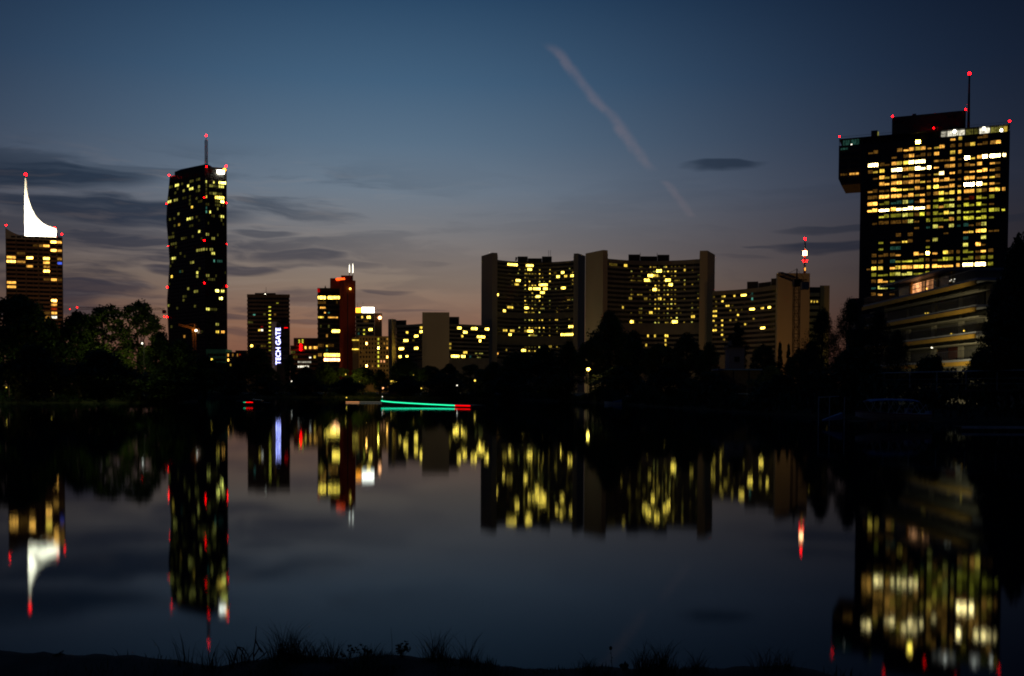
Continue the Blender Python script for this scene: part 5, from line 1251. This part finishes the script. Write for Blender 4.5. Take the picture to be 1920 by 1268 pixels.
def light_boat():
    a = at(718, 755, 176); b = at(897, 764.5, 152); c = (a+b)/2; Ln = math.hypot(b.x-a.x, b.y-a.y); rz = math.atan2(b.y-a.y, b.x-a.x)
    Ln = min(Ln, 30)
    t = thing('trail_boat', 'long low boat whose added green and red strips stand in for a light trail', 'boat', (c.x, c.y, 0), rz)
    mb = MB(); secs = hull(mb, Ln, 3.4, .34, .78); mb.build('hull', DARKB, t)
    st = MB(); rd = MB()
    for i in range(len(secs)-1):
        p0 = Vector(secs[i][0])+Vector((0, -.05, -.10)); p1 = Vector(secs[i+1][0])+Vector((0, -.05, -.10))
        (st if i < 14 else rd).tube(p0, p1, .085, n=6)
    st.build('light_strip', emit('G', 1.7, False), t); rd.build('stern_light', emit('r', 1.6, False), t)  # glowing strips added to stand in for a passing boat's light trail
    MB().tube((-Ln/2+.15, -.2, .75), (-Ln/2+.15, -.2, 1.35), .05).build('bow_post', WHITEP, t)
    beacon(t, (-Ln/2+.15, -.2, 1.4), .08, 'w', 2, name='bow_lamp')
    for i in range(5): MB().box(-5+i*2.4, -4.4+i*2.4, -1.1, 1.1, .35, .62).build('bench', WOOD, t)
light_boat()
def small_boats():
    q = at(478, 762, 165); t = thing('small_motor_boat', 'small motor boat with red, green and blue lights near the left bank', 'boat', (q.x, q.y, 0))
    mb = MB(); hull(mb, 6.2, 1.9, .45, .75); mb.build('hull', DARKB, t)
    MB().prism([(-.4, -.7), (1.2, -.7), (1.2, .7), (-.4, .7)], .4, [.95, .8, .8, .95]).build('windscreen', GLASS, t)
    MB().box(-1.2, -.1, -.99, -.93, .42, .52).build('port_light', emit('r', 2.2, False), t); MB().box(-1.6, -1.25, -.99, -.93, .42, .52).build('starboard_light', emit('G', .8, False), t)
    MB().box(2.3, 3.0, -.75, -.68, .25, .40).build('stern_light', emit('v', .5, False), t); MB().box(2.6, 3.2, -.2, .2, .1, .8).build('outboard_motor', DARKB, t)
    q = at(1150, 757, 196); t = thing('moored_boat', 'small white rowing boat half under a blue cover below the large central tree', 'boat', (q.x, q.y, 0))
    mb = MB(); hull(mb, 3.4, 1.3, .4, .6); mb.build('hull', WHITEP, t)
    MB().prism([(-.2, -.66), (1.6, -.66), (1.7, .6), (-.1, .6)], [.42]*4, [.55, .95, .95, .55]).build('boat_cover', BLUEP, t)
    q = at(690, 757, 205); t = thing('low_raft', 'low raft with a dim orange light strip left of the green-lit boat', 'raft', (q.x, q.y, 0))
    MB().box(-4.4, 4.4, -.8, .8, -.1, .22).build('deck', WOOD, t)
    MB().box(-4.3, -1.6, -.87, -.82, .10, .2).build('light_strip', emit('p', .9, False), t); MB().box(-1.5, 4.2, -.87, -.82, .12, .2).build('light_strip', emit('w', .14, False), t)
    MB().tube((-4.3, 0, .2), (-4.3, 0, 1.0), .04).build('lamp_post', GREY, t); beacon(t, (-4.3, 0, 1.0), .09, 'y', 3, name='lamp')
small_boats()

# ------------------------------------------------------------------ near bank plants
def blade(mb, p, h, lean, ang, w_=.004, bend=1.0, r=R):
    n = len(mb.v); dx, dy = math.cos(ang), math.sin(ang); sx, sy = -dy, dx
    for i, t_ in enumerate((0, .35, .7)):
        k = lean*h*t_**(1+bend); ww = w_*(1-t_*.75)
        mb.v += [(p[0]+dx*k-sx*ww, p[1]+dy*k-sy*ww, p[2]+h*t_), (p[0]+dx*k+sx*ww, p[1]+dy*k+sy*ww, p[2]+h*t_)]
    k = lean*h; mb.v.append((p[0]+dx*k, p[1]+dy*k, p[2]+h*(1-.12*lean)))
    mb.f += [[n, n+1, n+3, n+2], [n+2, n+3, n+5, n+4], [n+4, n+5, n+6]]
def bx(px): return (px-960)/F*BY
def grass():
    r = random.Random(5); mb = MB()
    dens = [(360, 440, .5), (440, 930, 1.0), (930, 1060, .5), (1060, 1520, .75), (200, 360, .08), (-100, 200, .04), (1520, 1620, .3)]
    for a, b, dn in dens:
        for _ in range(int((b-a)*12*dn)):
            px = r.uniform(a, b); x = bx(px); y = r.uniform(6.55, 7.15); z = bank_z(x)-.015
            if y > 7: z -= .55*(y-7)
            h = r.choice([.02, .03, .04, .06, .08])*r.uniform(.6, 1.3)*max(.25, .6+1.1*hn(x, 3, 3.1, 5))
            blade(mb, (x, y, z-.02), h+.02, r.uniform(.1, .9), r.uniform(0, 6.28), r.uniform(.003, .0055))
    o = mb.build('grass', GRASSM, kind='stuff'); o['label'] = 'short dark grass along the crest of the near bank'
grass()
def tuft(px, hpx, wpx, n, label, seed):
    r = random.Random(seed); x = bx(px); t = thing('grass_tuft', label, 'grass', (x, BY-.05, bank_z(x)-.03)); k = BY/F; mb = MB()
    for _ in range(int(n*1.8)):
        u = r.gauss(0, .33); h = 1.55*hpx*k*(1-.6*abs(u))*r.uniform(.25, 1.1)
        blade(mb, (u*wpx*k*.5, r.uniform(-.09, .09), 0), h+.03, r.uniform(.05, .75), (0 if r.random() < .5+u*.5 else math.pi)+r.uniform(-.7, .7), r.uniform(.0028, .0058))
    mb.build('blades', GRASSM, t)
TUFTS = [(535, 52, 70, 120, 'dense tall grass tuft just right of the bare broken stalk'), (560, 40, 70, 80, 'spreading grass tuft at the right side of the dense tall one'), (592, 30, 60, 60, 'low grass tuft between the tall tuft and the left leafy weed'), (625, 34, 40, 50, 'thin grass tuft left of the leafy weeds'), (700, 26, 60, 40, 'low grass tuft between the two leafy weeds'),
         (820, 42, 80, 90, 'grass tuft with one long blade right of the leafy weeds'), (880, 38, 70, 40, 'sparse long-bladed tuft near the middle of the bank'), (395, 36, 60, 34, 'sparse thin tuft in the dip of the bank'), (350, 46, 60, 12, 'few lone blades at the end of the bare bank crest'), (1100, 20, 70, 50, 'low tuft left of the seed-head plant'),
         (1212, 34, 60, 90, 'bushy grass tuft right of the seed-head plant'), (1245, 42, 50, 80, 'second taller bushy tuft right of the seed-head plant'), (1310, 26, 50, 50, 'short tuft between the bushy tufts and the reed tuft'), (1440, 40, 70, 40, 'tuft with two long upright reeds on the right of the bank'), (1475, 34, 50, 60, 'dense tuft beside the two long reeds'), (450, 30, 60, 40, 'grass around the foot of the bare broken stalk')]
for i, (a, b, c, n, lb) in enumerate(TUFTS): tuft(a, b, c, n, lb, 100+i)
def stalk_plant():
    x = bx(470); k = BY/F; t = thing('dry_weed', 'bare broken dry weed stalk standing highest on the left of the bank', 'plant', (x, BY-.02, bank_z(x)-.02))
    P = lambda px, py: Vector(((px-470)*k, 0, (1236-py)*k))
    m1 = MB().path([P(476, 1240), P(475, 1215), P(479, 1190), P(480.5, 1165)], [.006, .005, .004, .002], 5).build('stem', BARK, t)
    m2 = MB()
    for pts in ([(436, 1240), (441, 1222), (445, 1204), (456, 1206), (466, 1222), (470, 1236)], [(445, 1204), (452, 1210), (462, 1228)], [(476, 1222), (486, 1205), (492, 1212), (496, 1220)], [(476, 1232), (488, 1224), (500, 1213)], [(455, 1238), (452, 1222), (456, 1206)], [(478, 1190), (483, 1200), (490, 1214)], [(462, 1240), (466, 1226), (474, 1214)]):
        m2.path([P(*p) for p in pts], [.006-.0035*i/len(pts) for i in range(len(pts))], 4)
    m2.build('broken_branch', BARK, t)
stalk_plant()
def leafy(px, hpx, n, label, seed, hd=None):
    r = random.Random(seed); x = bx(px); k = BY/F; t = thing('leafy_weed', label, 'plant', (x, BY-.03, bank_z(x)-.02))
    st = MB(); lf = MB()
    for i in range(n):
        a = r.uniform(-.9, .9); h = hpx*k*r.uniform(.55, 1.05); tip = Vector((math.sin(a)*h*.7, r.uniform(-.05, .05), h*math.cos(a*.5)))
        if hd: tip = Vector((math.sin(a)*h*.12, 0, h))
        st.path([Vector((0, 0, 0)), tip*.5+Vector((0, 0, .01)), tip], [.003, .0022, .0015], 4)
        for j in range(7 if not hd else 10):
            q = tip*r.uniform(.55 if not hd else .3, 1.02); s = (.026 if not hd else .011)*r.uniform(.6, 1.1); d = Vector((r.gauss(0, 1), r.gauss(0, 1), r.gauss(0, .4))).normalized(); v = d.orthogonal().normalized()
            m_ = len(lf.v); lf.v += [tuple(q), tuple(q+d*s*.5+v*s*.4), tuple(q+d*s), tuple(q+d*s*.5-v*s*.4)]; lf.f.append([m_, m_+1, m_+2, m_+3])
        if hd: lf.ball(tip, hd, 7, 5, 1.2)
    st.build('stem', GRASSM, t); lf.build('leaf', GRASSM, t)
leafy(655, 38, 6, 'leafy weed with round leaves, left one of the three in the middle', 11); leafy(685, 34, 5, 'thin leafy weed, middle one of the three', 12); leafy(755, 36, 11, 'bushy leafy weed, right one of the three', 13)
leafy(1151, 50, 1, 'single upright seed-head plant on the right half of the bank', 14, .012); leafy(1172, 18, 7, 'small leafy weed at the foot of the seed-head plant', 15)
leafy(110, 12, 5, 'small creeping weed on the bare left bank crest', 16)
def lone(px, py0, px1, py1, label):
    x = bx(px); k = BY/F; t = thing('reed', label, 'reed', (x, BY, bank_z(x)-.02))
    MB().path([Vector((0, 0, 0)), Vector(((px1-px)*k*.3, 0, (py0-py1)*k*.6)), Vector(((px1-px)*k, 0, (py0-py1)*k))], [.0022, .0018, .0008], 4).build('stem', GRASSM, t)
lone(736, 1232, 733, 1170, 'single long thin grass stem above the bushy leafy weed'); lone(1449, 1252, 1449, 1202, 'taller upright reed stem on the right of the bank'); lone(1434, 1252, 1427, 1214, 'shorter leaning reed stem on the right of the bank'); lone(815, 1234, 826, 1192, 'leaning long grass stem near the middle of the bank'); lone(300, 1236, 282, 1193, 'bent thin stem over the dip of the bank')
